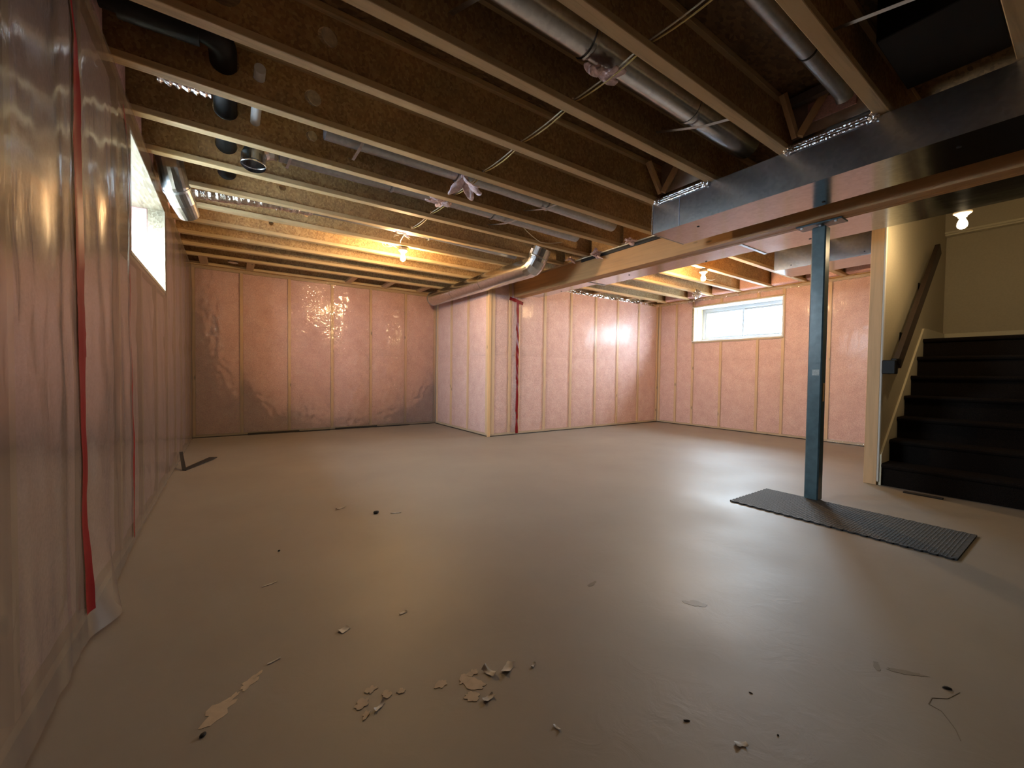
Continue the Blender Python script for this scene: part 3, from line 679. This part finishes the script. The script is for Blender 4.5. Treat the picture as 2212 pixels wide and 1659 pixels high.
# foil-taped boots over the trunk duct, in two joist bays
def boot(y0, y1, label, seed):
    r = empty('duct_boot', (AX0, (y0+y1)/2, AZ1)); tag(r, label, 'duct')
    # sloping panel rising between the joists
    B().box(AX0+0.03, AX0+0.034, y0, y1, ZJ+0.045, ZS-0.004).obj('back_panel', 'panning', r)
    B().add([(AX0+0.003, y0, AZ1+0.004), (AX0+0.003, y1, AZ1+0.004), (AX0+0.03, y1, ZJ+0.06), (AX0+0.03, y0, ZJ+0.06)], [(0, 1, 2, 3)]).obj('sloped_panel', 'duct', r)
    for k, (z0, dx, hh) in enumerate(((AZ1-0.022, 0.010, 0.020), (AZ1-0.002, 0.004, 0.016), (AZ1+0.018, -0.006, 0.018))):
        def f(uu, vv, z0=z0, dx=dx, hh=hh, k=k):
            y = y0-0.01+(y1-y0+0.02)*uu; q = 0.0010*noise.noise(Vector((uu*30, vv*3, seed+k)))
            return Vector((AX0-dx-0.004*math.sin(vv*math.pi)+q, y, z0+hh*vv+q*0.6))
        B().grid(f, 60, 4).obj('foil_strip', 'foil', r)
    for yy in (y0-0.008, y1+0.008):
        bm = bmesh.new(); bmesh.ops.create_icosphere(bm, subdivisions=3, radius=0.020)
        for q in bm.verts: q.co = Vector((AX0-0.012, yy, AZ1+0.004))+q.co*(1+0.5*noise.noise(q.co*120+Vector((seed, yy, 0))))*Vector((0.5, 1, 1)).length/1.2
        B().bm(bm).obj('crumpled_foil', 'foil', r)
    # the pair of crossed wooden struts at the far joist
    yb = y1-0.01
    br = B()
    br.bar((AX0-0.03, yb-0.03, ZJ+0.045), (AX0-0.17, yb-0.01, ZS-0.04), 0.028, 0.040); br.obj('strut', 'endstud', r)
    B().bar((AX0-0.03, yb-0.05, ZJ+0.045), (AX0+0.02, yb-0.16, ZS-0.04), 0.028, 0.040).obj('strut', 'endstud', r)
    return r
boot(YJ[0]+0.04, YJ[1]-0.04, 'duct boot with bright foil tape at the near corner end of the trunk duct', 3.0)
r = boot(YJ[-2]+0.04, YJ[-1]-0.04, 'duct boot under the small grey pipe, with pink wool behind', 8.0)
B().box(AX0+0.022, AX0+0.029, YJ[-2]+0.12, YJ[-1]-0.12, 2.50, 2.62, 0.002).obj('wool_pad', 'pink', r)
B().bar((2.86, YJ[-2]+0.10, 2.63), (2.86, YJ[-1]-0.05, 2.63), 0.04, 0.05).obj('crosspiece', 'dullpipe', r)

dB = empty('beam_duct', (3.95, 2.5, 2.12)); tag(dB, 'long flat silver duct running along the right side of the beam', 'duct')
secs = [(-3.2, 1.87, 4.215), (1.87, 3.75, 4.045), (3.75, 4.98, 3.92)]
BZ = 2.120
for i, (y0, y1, x1) in enumerate(secs):
    x0 = BEX1+0.008
    def pane(name, mt, pts): B().add(pts, [(0, 1, 2, 3)]).obj(name, mt, dB)
    pane('bottom_panel', 'duct', [(x1, y0, BZ), (x0, y0, BZ), (x0, y1, BZ), (x1, y1, BZ)])
    pane('side_panel', 'duct_side', [(x1, y0, BZ), (x1, y1, BZ), (x1, y1, ZJ-0.01), (x1, y0, ZJ-0.01)])
    pane('side_panel', 'duct_side', [(x0, y1, BZ), (x0, y0, BZ), (x0, y0, ZJ-0.01), (x0, y1, ZJ-0.01)])
    pane('top_panel', 'duct_side', [(x1, y0, ZJ-0.01), (x1, y1, ZJ-0.01), (x0, y1, ZJ-0.01), (x0, y0, ZJ-0.01)])
    B().box(x0, x1, y1-0.003, y1, BZ+0.001, ZJ-0.011).obj('end_cap', 'duct_side', dB)
    if i < 2:
        B().box(x0, x1+0.003, y1-0.014, y1+0.014, BZ-0.004, BZ-0.0005, 0.001).obj('seam', 'dullpipe', dB)
for x, y in ((3.86, 3.2), (4.06, 1.45), (3.86, 4.4), (4.02, 2.35)):
    B().tube([(x, y, BZ-0.003), (x, y, BZ+0.001)], 0.010, 10).obj('screw', 'black', dB)

dC = empty('cross_duct', (5.2, 1.7, 2.12)); tag(dC, 'short silver box duct behind the teal post near the stair wall', 'duct')
cx0, cx1, cy0, cy1 = 5.06, 5.50, 1.215, 2.15
cb = lambda name, mt, pts: B().add(pts, [(0, 1, 2, 3)]).obj(name, mt, dC)
CZ = 2.135
cb('side_panel', 'duct_side', [(cx0, cy0, CZ), (cx0, cy0, ZJ-0.008), (cx0, cy1, ZJ-0.008), (cx0, cy1, CZ)])
cb('bottom_panel', 'duct', [(cx1, cy0, CZ), (cx0, cy0, CZ), (cx0, cy1, CZ), (cx1, cy1, CZ)])
cb('end_panel', 'duct_side', [(cx0, cy1, CZ), (cx0, cy1, ZJ-0.008), (cx1, cy1, ZJ-0.008), (cx1, cy1, CZ)])
cb('side_panel', 'duct_side', [(cx1, cy0, CZ), (cx1, cy1, CZ), (cx1, cy1, ZJ-0.008), (cx1, cy0, ZJ-0.008)])
cb('top_panel', 'duct_side', [(cx1, cy0, ZJ-0.008), (cx1, cy1, ZJ-0.008), (cx0, cy1, ZJ-0.008), (cx0, cy0, ZJ-0.008)])
for y in (1.35, 1.98): B().tube([(cx0-0.002, y, 2.17), (cx0+0.001, y, 2.17)], 0.006, 8).obj('screw', 'black', dC)

# ------------------------------------------------------------------ round ducts
# big one along the jog wall with an adjustable elbow
rd = empty('round_duct', (2.95, 5.2, 2.25)); tag(rd, 'thick round silver duct with an elbow, along the top of the jog wall', 'duct')
p_end = Vector((2.925, 6.72, 2.238)); p_el = Vector((2.985, 3.98, 2.228)); dd = (p_el-p_end).normalized()
B().tube([p_end, p_end.lerp(p_el, 0.33), p_end.lerp(p_el, 0.66), p_el], 0.118, 32).obj('pipe', 'pipe', rd)
for k in (0.30, 0.62):
    q = p_end.lerp(p_el, k); B().tube([q-dd*0.010, q-dd*0.003, q+dd*0.003, q+dd*0.010], 0.12, 32, False, rs=[0.118, 0.1215, 0.1215, 0.118]).obj('pipe_joint', 'pipe', rd)
d2 = Vector((0.12, -0.45, 0.88)).normalized()
ar = arc(p_el, dd, d2, 0.13, 3); e2 = ar[-1]+d2*0.15
q_ = ar[-1]+d2*0.09+Vector((-0.122, 0.0, 0.0)); B().bar(q_-d2*0.03, q_+d2*0.03, 0.045, 0.002, (-1, 0, 0)).obj('sticker', 'whitepl', rd)
B().tube([p_el-dd*0.02]+ar[1:-1]+[ar[-1], e2], 0.121, 28, True, smooth=False).obj('elbow', 'pipe', rd)
B().tube([ar[-1]+d2*0.035, ar[-1]+d2*0.045, ar[-1]+d2*0.055], 0.124, 28, False, rs=[0.121, 0.1255, 0.121]).obj('pipe_joint', 'pipe', rd)
B().tube([p_end-dd*0.004, p_end+dd*0.03], 0.121, 28).obj('end_cap', 'dullpipe', rd)

def pipe_thing(name, label, pts, r, mt, joints=(), seg=24, cat='duct', group=None):
    t = empty(name, pts[0]); tag(t, label, cat, group)
    B().tube(pts, r, seg).obj('pipe', mt, t)
    for k in joints:
        a_, c_ = Vector(pts[0]), Vector(pts[-1]); q = a_.lerp(c_, k); d = (c_-a_).normalized()
        B().tube([q-d*0.012, q-d*0.004, q+d*0.004, q+d*0.012], r, seg, False, rs=[r, r+0.003, r+0.003, r]).obj('pipe_joint', mt, t)
    return t
pipe_thing('round_duct', 'wide round silver duct in the joist bay at the top centre', [(-0.45, 1.45, 2.555), (1.0, 1.45, 2.555), (2.93, 1.44, 2.53)], 0.082, 'pipe', (0.55, 0.8))
pipe_thing('round_duct', 'thin steel pipe beside the wide round duct at the top centre', [(-0.45, 1.335, 2.60), (2.86, 1.335, 2.60)], 0.018, 'dullpipe', (), 12)
t = pipe_thing('round_duct', 'small grey round duct at the top right, bending down into the boot', [(0.2, 0.855, 2.52), (2.30, 0.85, 2.51), (2.72, 0.85, 2.50)]+arc((2.72, 0.85, 2.50), (1, 0, -0.02), (0.75, 0, -0.65), 0.10, 4)[1:], 0.040, 'dullpipe')
B().tube([(2.28, 0.85, 2.51), (2.292, 0.85, 2.51)], 0.042, 20).obj('black_joint', 'black', t)
# duct with the open elbow
t = pipe_thing('round_duct', 'round grey duct in the bay right of the open silver elbow', [(0.285, 3.36, 2.50), (1.6, 3.36, 2.50), (3.15, 3.36, 2.48)], 0.070, 'dullpipe', (0.28, 0.62))
el = empty('open_elbow', (0.15, 3.36, 2.45)); tag(el, 'open silver sheet-metal elbow pointing down out of a joist bay', 'duct')
pts = [Vector((0.27, 3.36, 2.50)), Vector((0.235, 3.36, 2.50))]+arc((0.235, 3.36, 2.49), (-1, 0, 0), (-0.05, -0.28, -1), 0.105, 3)[1:]; pts.append(pts[-1]+Vector((-0.003, -0.016, -0.058)))
B().tube(pts, 0.074, 32, False, smooth=False).obj('elbow_body', 'pipe', el)
q = pts[-1]; B().tube([q+Vector((0, 0, 0.012)), q+Vector((0, 0, 0.006)), q], 0.076, 24, False, rs=[0.0745, 0.078, 0.0745]).obj('rim', 'foil', el)

pipe_thing('round_duct', 'round grey duct in the bay behind the two hanging pink wads', [(0.50, 2.88, 2.50), (1.8, 2.88, 2.50), (3.20, 2.88, 2.47)], 0.066, 'dullpipe', (0.35, 0.68))
# foil flex duct + rigid run
fx = empty('flex_duct', (-0.40, 4.30, 2.47)); tag(fx, 'crinkled foil flexible duct rising from the left wall elbow', 'duct')
npt = 60; pts = [Vector((-0.42+1.05*i/npt, 4.30+0.02*math.sin(i/9), 2.425+0.06*(i/npt))) for i in range(npt+1)]
B().tube(pts, 0.07, 20, True, rs=[0.068+0.003*math.sin(i*2.4)+0.009*noise.noise(Vector((i*0.43, 0, 0))) for i in range(npt+1)], smooth=False).obj('foil_sleeve', 'foil', fx)
for x in (0.02, 0.12, 0.2, 0.34): B().tube([(x, 4.30, 2.48), (x+0.004, 4.30, 2.48)], 0.0785, 20).obj('tie_band', 'whitepl', fx)
pipe_thing('round_duct', 'round duct in the bay in front of the far bulb', [(0.645, 4.32, 2.50), (1.9, 4.32, 2.50), (3.0, 4.32, 2.47)], 0.062, 'dullpipe', (0.5,))
# elbow coming down at the left wall
t = empty('wall_elbow', (-0.31, 4.15, 2.25)); tag(t, 'dark silver elbow duct hanging beside the left wall past the window', 'duct')
pts = [Vector((-0.37, 3.80, 2.50)), Vector((-0.35, 3.82, 2.38)), Vector((-0.33, 3.86, 2.27)), Vector((-0.295, 3.93, 2.19)), Vector((-0.265, 4.02, 2.13))]
B().tube(pts, 0.080, 24, True, rs=[0.078, 0.080, 0.084, 0.080, 0.070], smooth=False).obj('elbow_body', 'darkpipe', t)
B().tube([pts[2].lerp(pts[3], 0.1), pts[2].lerp(pts[3], 0.25)], 0.0865, 24).obj('pipe_joint', 'dullpipe', t)

# black plastic drain
t = pipe_thing('drain_pipe', 'thick black drain pipe in the dark joist bay at the top left',
               [(-0.455, 2.42, 2.52), (-0.18, 2.42, 2.53)]+arc((-0.13, 2.42, 2.532), (1, 0, 0), (0, 1, 0), 0.10, 6)+[(-0.025, 3.0, 2.55), (-0.025, 4.17, 2.555)], 0.060, 'abs', (), 24, 'pipe')
B().tube([(-0.40, 2.42, 2.52), (-0.12, 2.42, 2.53)], 0.078, 24).obj('coupling', 'abs', t)
t = pipe_thing('vent_sleeve', 'white plastic sleeve pipe through the joists at the top left', [(0.13, 2.56, 2.53), (0.13, 3.16, 2.53)], 0.027, 'whitepl', (), 16, 'pipe')
t = pipe_thing('vent_sleeve', 'shiny clear sleeve hanging in the second bay at the top left', [(0.135, 2.19, 2.56), (0.135, 2.21, 2.46), (0.14, 2.22, 2.42)], 0.024, 'foil', (), 16, 'pipe')
t = empty('foil_scrap', (-0.19, 2.70, 2.45)); tag(t, 'bright scrap of foil duct behind a joist by the left wall', 'duct')
B().tube([(-0.30+0.012*i, 2.72, 2.425) for i in range(19)], 0.05, 16, True, rs=[0.042+0.007*math.sin(i*2.1) for i in range(19)], smooth=False).obj('sleeve', 'foil', t)
t = pipe_thing('round_duct', 'small silver duct end above the left end of the far wall', [(0.02, 6.74, 2.46), (0.02, 6.74, 2.40)], 0.06, 'pipe', (), 20)

B().box(2.38, 2.895, 0.275, 0.62, 2.44, 2.665, 0.004).obj('dark_void_box', 'abs', loc=(2.6, 0.45, 2.44), label='added black box standing in for the unlit bay above the long duct at the top right', cat='duct')  # added solid: gives the darkness of the unlit bay as a black box
# ------------------------------------------------------------------ straps under the pipes
def strap(pts, label, wid=0.018):
    t = B()
    for a_, c_ in zip(pts[:-1], pts[1:]): t.bar(a_, c_, wid, 0.0012, (0.2, 0, 1))
    t.obj('duct_strap', 'strap', loc=pts[0], label=label, cat='strap', group='metal straps holding the ducts')
strap([(0.35, YJ[3]+0.034, 2.415), (0.34, 3.22, 2.40), (0.335, 3.40, 2.41), (0.33, YJ[4]-0.01, 2.50)], 'metal strap under the grey duct beside the open elbow')
strap([(0.70, YJ[2]+0.034, 2.415), (0.70, 2.80, 2.405), (0.70, 3.00, 2.412), (0.70, YJ[3]-0.01, 2.47)], 'metal strap in the bay in front of the open elbow')
strap([(2.33, YJ[2]+0.034, 2.412), (2.29, 2.84, 2.40), (2.25, YJ[3]-0.01, 2.46)], 'thin strap under the duct near the beam, nearest the trunk duct end')
strap([(2.27, YJ[3]+0.034, 2.412), (2.20, 3.34, 2.40), (2.15, YJ[4]-0.01, 2.45)], 'thin strap under the duct left of the thick round elbow')
strap([(2.36, YJ[-1]+0.034, 2.412), (2.32, 1.40, 2.43), (2.25, YJ[0]-0.008, 2.50)], 'pale strap crossing under the wide round duct', 0.02)
strap([(0.84, YJ[-1]+0.034, 2.415), (0.84, 1.40, 2.44), (0.80, YJ[0]-0.008, 2.52)], 'grey strap under the wide round duct at the top edge', 0.022)
strap([(2.20, YJ[-3]+0.03, 2.405), (2.18, 0.45, 2.41), (2.17, YJ[-2]-0.008, 2.46)], 'dim strap in the dark bay at the top right', 0.018)

# ------------------------------------------------------------------ cables and pink wads
def cable(pts, label, mt='cable', r=0.0045, sag=0.0, loc=None):
    P_ = [Vector(p) for p in pts]; out = []
    for i in range(len(P_)-1):
        for k in range(8):
            s_ = k/8; q = P_[i].lerp(P_[i+1], s_); q.z -= sag*4*s_*(1-s_); out.append(q)
    out.append(P_[-1])
    return B().tube(out, r, 8).obj('electric_cable', mt, loc=pts[0], label=label, cat='cable')
cable([(1.535, y, 2.431) for y in (0.26, 0.72, 1.20, 1.68, 2.16, 2.62, 3.10, 3.60, 4.08)], 'pale cable threaded through the joists toward the far bulb', 'cable', 0.0038, 0.012)
cable([(1.545, y, 2.426) for y in (0.26, 0.72, 1.20, 1.68, 2.16, 2.62, 3.10, 3.60, 4.08)], 'yellowish cable threaded through the joists beside the pale one', 'cabley', 0.0038, 0.022)
cable([(1.54, 4.08, 2.43), (1.52, 4.30, 2.40), (1.56, 4.50, 2.41), (1.60, 4.60, 2.38)], 'cable tail reaching the far bulb fitting')
b = B()
for k in range(3):
    c0 = Vector((1.455+0.02*k, 4.62, 2.385+0.012*k)); b.tube([c0+Vector((0.055*math.cos(t_)*(1-0.2*k), 0.02*math.sin(2*t_), 0.028*math.sin(t_))) for t_ in [2*math.pi*i/18 for i in range(19)]], 0.004, 6)
b.tube([(1.50, 4.62, 2.385), (1.56, 4.63, 2.372), (1.60, 4.63, 2.368)], 0.004, 6)
b.obj('electric_cable', 'cable', loc=(1.46, 4.62, 2.37), label='knotted loops of cable left of the far bulb', cat='cable')
cable([(3.545, 3.9, 2.362), (3.548, 3.0, 2.366), (3.548, 2.2, 2.366)], 'white cable clipped along the top edge of the beam', 'cable', 0.007)
cable([(2.99, 6.6, 2.365), (3.02, 5.4, 2.368), (3.04, 4.4, 2.368)], 'cable lying along the top of the thick round duct', 'cable', 0.005)
cable([(3.03, YJ[4]-0.15, 2.41), (2.75, YJ[4]-0.12, 2.36), (2.4, YJ[3]+0.2, 2.40)], 'thin cable drooping under the grey duct by the beam', 'cable', 0.0035, 0.01)
cable([(5.25, 3.10, 2.372), (5.6, 3.3, 2.35), (6.0, 3.36, 2.40)], 'cable beside the right-hand bulb', 'cable', 0.004, 0.02)
# staples
def wad(loc, s, label, seed, lobes=5):
    b = B(); rnd = random.Random(seed)
    for k in range(lobes):
        bm = bmesh.new(); bmesh.ops.create_icosphere(bm, subdivisions=3, radius=1)
        ang = rnd.uniform(0, 6.28); L_ = rnd.uniform(0.5, 1.0); d = Vector((math.cos(ang), math.sin(ang)*0.5, -0.25+rnd.uniform(-0.6, 0.35))).normalized()
        side = d.cross(Vector((0, 0, 1))).normalized(); up = side.cross(d)
        for q in bm.verts:
            c_ = q.co.copy(); nz = noise.noise(c_*1.6+Vector((seed, k, 0))); 
            a_ = c_.x*L_*s; bb_ = c_.y*s*0.34*(1+0.6*nz); cc_ = c_.z*s*0.10+0.22*s*nz+0.25*s*abs(c_.x)**2*rnd.choice((1, 1))
            q.co = Vector(loc)+d*(a_+L_*s*0.55)+side*bb_+up*cc_*0.8
        b.bm(bm, True)
    return b.obj('insulation_wad', 'tuft', loc=loc, label=label, cat='insulation')
wad((1.51, 1.45, 2.425), 0.085, 'large pink wool wad on the cable under the wide round duct', 11, 6)
wad((1.47, 2.80, 2.41), 0.115, 'winged pink wool wad, upper of the two in mid ceiling', 22, 5)
wad((1.48, 3.235, 2.40), 0.10, 'pink wool wad on the cable, lower of the two in mid ceiling', 33, 5)
wad((1.50, 4.24, 2.41), 0.070, 'small pink wool wad in cable loops above the far bulb', 44, 5)
wad((3.50, 3.40, 2.375), 0.095, 'pink wool wad above the beam near the thick elbow', 55, 5)
wad((3.50, 2.90, 2.375), 0.085, 'pink wool wad above the beam near the duct corner', 66, 5)
wad((3.48, 3.80, 2.375), 0.065, 'pink wool wad right behind the thick round elbow', 77, 5)
b = B()
for k in range(4):
    c0 = Vector((1.50, 4.26, 2.395)); sg = -1 if k % 2 else 1
    b.tube([c0+Vector((sg*(0.03+0.055*math.sin(t_/2)), 0.01*k, 0.014*math.cos(t_)-0.012*(k//2)))*1.0 for t_ in [2*math.pi*i/14 for i in range(15)]], 0.004, 6)
b.obj('electric_cable', 'cable', loc=(1.5, 4.26, 2.38), label='bow of pale cable tied round the small pink wad', cat='cable')

# ------------------------------------------------------------------ bulbs
def lamp(loc, label, bm_='bulb'):
    x, y, z = loc
    t = empty('bulb_fitting', loc); tag(t, label, 'lamp')
    prof = [(0.0, 0.0), (0.052, 0.0), (0.054, -0.008), (0.044, -0.016), (0.028, -0.030), (0.024, -0.040)]
    b = B(); seg = 24; vs = [(x+r_*math.cos(2*math.pi*i/seg), y+r_*math.sin(2*math.pi*i/seg), z+q) for r_, q in prof[1:] for i in range(seg)]
    fs = [(j*seg+i, j*seg+(i+1) % seg, (j+1)*seg+(i+1) % seg, (j+1)*seg+i) for j in range(len(prof)-2) for i in range(seg)]
    b.add(vs, fs, True); b.add([(x+0.052*math.cos(2*math.pi*i/seg), y+0.052*math.sin(2*math.pi*i/seg), z) for i in range(seg)], [tuple(range(seg))])
    b.obj('lampholder', 'porcelain', t)
    prof = [(0.013, -0.036), (0.014, -0.048), (0.020, -0.062), (0.0275, -0.080), (0.030, -0.096), (0.027, -0.112), (0.018, -0.123), (0.006, -0.128)]
    b = B(); vs = [(x+r_*math.cos(2*math.pi*i/seg), y+r_*math.sin(2*math.pi*i/seg), z+q) for r_, q in prof for i in range(seg)]
    fs = [(j*seg+(i+1) % seg, j*seg+i, (j+1)*seg+i, (j+1)*seg+(i+1) % seg) for j in range(len(prof)-1) for i in range(seg)]
    b.add(vs, fs, True); b.add(vs[-seg:], [tuple(reversed(range(seg)))], True); b.obj('bulb', bm_, t)
    B().box(x-0.035, x+0.035, y-0.035, y+0.035, z, z+0.03, 0.006).obj('junction_box', 'strap', t)
lamp((1.625, 4.60, 2.345), 'lit bare bulb in a white holder below the far joists')
lamp((5.22, 3.085, 2.345), 'lit bare bulb in a white holder near the right-hand window')
lamp((4.665, 0.655, 2.235), 'lit bare bulb under the header above the stairs', 'bulb_stair')

# ------------------------------------------------------------------ things and marks on the floor
def poly_patch(name, mat_, cx_, cy_, rx, ry, rot, seed, z=0.0012, n=22, par=None, rough_=0.45, **t):
    b = B(); vs = []
    for i in range(n):
        a_ = 2*math.pi*i/n; k = max(0.45, 1+rough_*noise.noise(Vector((math.cos(a_)*1.7, math.sin(a_)*1.7, seed)))+0.35*noise.noise(Vector((math.cos(a_)*4, math.sin(a_)*4, seed))))
        px, py = rx*k*math.cos(a_), ry*k*math.sin(a_)
        vs.append((cx_+px*math.cos(rot)-py*math.sin(rot), cy_+px*math.sin(rot)+py*math.cos(rot), z))
    vs2 = [(p[0], p[1], 0.0002) for p in vs]
    b.add(vs+vs2+[(cx_, cy_, z)], [(i, (i+1) % n, 2*n) for i in range(n)]+[(n+i, n+(i+1) % n, (i+1) % n, i) for i in range(n)])
    return b.obj(name, mat_, par, loc=None if par else (cx_, cy_, 0), **t)
for i, (x, y, rx, ry, ro) in enumerate(((-0.03, 1.365, 0.055, 0.020, 0.9), (0.035, 1.43, 0.030, 0.014, 0.7), (0.0, 1.40, 0.018, 0.007, 0.8), (0.06, 1.46, 0.018, 0.006, 0.6),
        (0.60, 1.06, 0.034, 0.014, -1.0), (0.59, 1.09, 0.026, 0.010, 0.5), (0.57, 1.02, 0.022, 0.013, -1.1), (0.52, 1.11, 0.020, 0.012, 0.3), (0.62, 1.10, 0.016, 0.012, 0.3),
        (0.30, 1.165, 0.020, 0.012, 0.8), (0.335, 1.205, 0.018, 0.010, 0.2), (0.37, 1.16, 0.016, 0.010, 1.2), (0.41, 1.15, 0.013, 0.008, 0.0), (0.30, 1.12, 0.016, 0.006, 0.9))):
    poly_patch('paint_chip_mark', 'flakelight', x, y, rx, ry*1.25, ro, i*3.7, par=fl, z=0.0008+0.00012*i, rough_=0.7)
for i, (x, y, rx, ry, ro) in enumerate(((1.58, 0.93, 0.05, 0.02, -0.9), (1.775, 0.335, 0.055, 0.010, -0.9), (1.735, 0.395, 0.03, 0.008, 0.3), (1.33, 1.28, 0.03, 0.01, 0.2))):
    poly_patch('scuff_mark', 'scuff', x, y, rx, ry, ro, i*5.1, par=fl, z=0.0006)
# hairline crack at the bottom right
cp = [(1.80, 0.22), (1.735, 0.235), (1.70, 0.262), (1.66, 0.262), (1.655, 0.235), (1.625, 0.215), (1.60, 0.20), (1.56, 0.185)]
b = B()
for k in range(len(cp)-1): b.bar((*cp[k], 0.0006), (*cp[k+1], 0.0006), 0.0018, 0.0006)
b.obj('floor_crack', 'scuff', fl)
def curl(x, y, L_, W_, rot, label, seed, mt='flake', h=0.01, cat='paint flake', name='paint_flake'):
    c_, s_ = math.cos(rot), math.sin(rot)
    def f(uu, vv):
        a_ = (uu-0.5)*L_; b_ = (vv-0.5)*W_*(1+0.5*noise.noise(Vector((uu*3, vv, seed)))); zz = 0.002+h*(2*uu-1)**2*(0.6+0.4*math.sin(vv*3+seed))+0.15*h*noise.noise(Vector((uu*4, vv*4, seed)))
        return Vector((x+a_*c_-b_*s_, y+a_*s_+b_*c_, max(0.0008, zz)))
    b = B().grid(f, 8, 5); g2 = lambda uu, vv: f(uu, vv)-Vector((0, 0, 0.0008)); b2 = B().grid(g2, 8, 5)
    b.add(b2.v, [tuple(reversed(q)) for q in b2.f], True)
    return b.obj(name, mt, loc=(x, y, 0), label=label, cat=cat)
curl(0.665, 1.072, 0.05, 0.022, 1.9, 'upright curled paint flake in the middle of the bare floor patch', 1, h=0.012)
curl(0.725, 1.055, 0.05, 0.026, 0.5, 'looped paint flake at the right end of the bare floor patch', 2, h=0.010)
curl(0.61, 0.985, 0.036, 0.016, 0.1, 'curled paint flake below the main bare floor patch', 3)
curl(0.34, 1.13, 0.040, 0.010, 0.6, 'narrow paint flake left of the main bare patch', 4)
curl(0.335, 1.545, 0.036, 0.026, 0.4, 'single pale flake alone left of centre on the floor', 5, h=0.003)
curl(0.80, 1.02, 0.022, 0.008, 0.5, 'small flake right of the bare floor patch', 6, h=0.003)
curl(0.615, 2.955, 0.07, 0.016, 0.4, 'curled flake on the floor in front of the far wall, left of the black lump', 7)
curl(0.90, 2.66, 0.07, 0.010, -0.3, 'bright thin flake on the floor right of the black lump', 8, 'whitepl', 0.006)
curl(0.135, 2.06, 0.06, 0.008, 0.3, 'thin pale sliver on the floor toward the left wall', 9, h=0.002)
curl(0.11, 1.50, 0.04, 0.006, 0.3, 'thin pale sliver left of the single pale flake', 10, h=0.002)
curl(0.71, 0.80, 0.022, 0.006, 1.8, 'short pale splinter near the bottom edge of the floor', 11, h=0.004)
curl(0.55, 1.53, 0.03, 0.012, 0.2, 'faint flake above the bare floor patch', 12, h=0.003)
curl(1.07, 0.50, 0.03, 0.014, -0.6, 'pale flake at the bottom edge right of centre', 13, h=0.004)
def lump(x, y, r_, label, seed, el=1.0, rot=0.0):
    bm = bmesh.new(); bmesh.ops.create_icosphere(bm, subdivisions=2, radius=r_)
    for q in bm.verts:
        c_ = q.co*(1+0.35*noise.noise(q.co/r_+Vector((seed, 0, 0)))); c_.x *= el; c_.z *= 0.6
        q.co = Vector((x+c_.x*math.cos(rot)-c_.y*math.sin(rot), y+c_.x*math.sin(rot)+c_.y*math.cos(rot), max(0.0003, c_.z+r_*0.45)))
    B().bm(bm, True).obj('debris_lump', 'dirt', loc=(x, y, 0), label=label, cat='debris')
lump(0.79, 2.725, 0.018, 'small black lump on the floor between two flakes', 1)
lump(1.79, 0.245, 0.0055, 'black sliver on the floor near the crack at the lower right', 2, 2.2, -0.9)
lump(1.02, 0.62, 0.003, 'dark curved splinter on the floor, bottom centre right', 3, 3.0, -0.6)
lump(-0.065, 1.29, 0.0065, 'dark crumb on the floor below the large bare patch at left', 4, 1.3, 0.6)
lump(0.20, 2.42, 0.006, 'tiny crumb on the floor near the left wall', 5)
lump(1.18, 0.46, 0.0022, 'tiny dark chip near the bottom edge', 6, 1.5)
lump(1.27, 0.57, 0.0022, 'thin dark chip right of the curved splinter', 7, 2.5, -1.2)
# bent black strip at the left wall, black offcut by the stairs
b = B()
def leaf(pts_, h=0.004): 
    n_ = len(pts_); b.add([tuple(p) for p in pts_]+[(p[0], p[1], p[2]+h) for p in pts_], [tuple(reversed(range(n_))), tuple(range(n_, 2*n_))]+[(i, (i+1) % n_, n_+(i+1) % n_, n_+i) for i in range(n_)])
leaf([(-0.385, 4.85, 0.001), (-0.355, 4.82, 0.001), (-0.13, 5.33, 0.012), (-0.20, 5.37, 0.012), (-0.37, 4.95, 0.001)])
leaf([(-0.385, 4.85, 0.002), (-0.355, 4.86, 0.002), (-0.40, 5.12, 0.13), (-0.425, 5.10, 0.13)], 0.006)
b.obj('vinyl_offcut', 'black', loc=(-0.36, 4.9, 0), label='bent black strip lying by the foot of the left wall', cat='offcut')
B().box(-0.02, 0.02, -0.115, 0.115, 0.0, 0.012, 0.003).obj('rubber_offcut', 'black', label='short black offcut on the floor at the foot of the stairs', cat='offcut')
o = bpy.data.objects['rubber_offcut']; o.location = (4.575, 0.80, 0.0005); o.rotation_euler = (0, 0, R(0))
# crumpled plastic along the sheet tops
def ruffle(P_, W_, u0, u1, z, seed, mt='film'):
    def f(uu, vv):
        u = u0+(u1-u0)*uu; return P_(u, 0.008+0.022*abs(noise.noise(Vector((u*18, vv*2, seed)))), z-0.012*vv*4+0.012*noise.noise(Vector((u*12, 0, seed))))
    B().grid(f, int((u1-u0)/0.012), 5).obj('sheet_ruffle', mt, W_)
ruffle(PB, WB, 1.0, 4.0, ZJ-0.005, 2.0); ruffle(PC, WC, 0.2, 2.6, ZJ-0.002, 4.0, 'film'); ruffle(PC, WC, 2.6, 3.9, ZJ-0.005, 5.0)
ruffle(PC, WC, 2.9, 3.95, 0.055, 6.0)
# wad of clear plastic at a joist end above the window
bm = bmesh.new(); bmesh.ops.create_icosphere(bm, subdivisions=4, radius=0.085)
for q in bm.verts: q.co = Vector((6.55, 3.98, 2.335))+q.co*(1+0.5*noise.noise(q.co*30))*0.8
B().bm(bm).obj('plastic_wad', 'foil', loc=(6.55, 3.98, 2.33), label='crumpled shiny wad hanging at a joist end above the window', cat='plastic')
# outside ground by the windows
B().box(7.56, 22, -8, 16, 1.2, 1.42).obj('ground_outside', 'snow', kind='structure')
B().box(-16, -0.90, -8, 16, 1.2, 1.42).obj('ground_outside', 'snow', kind='structure')
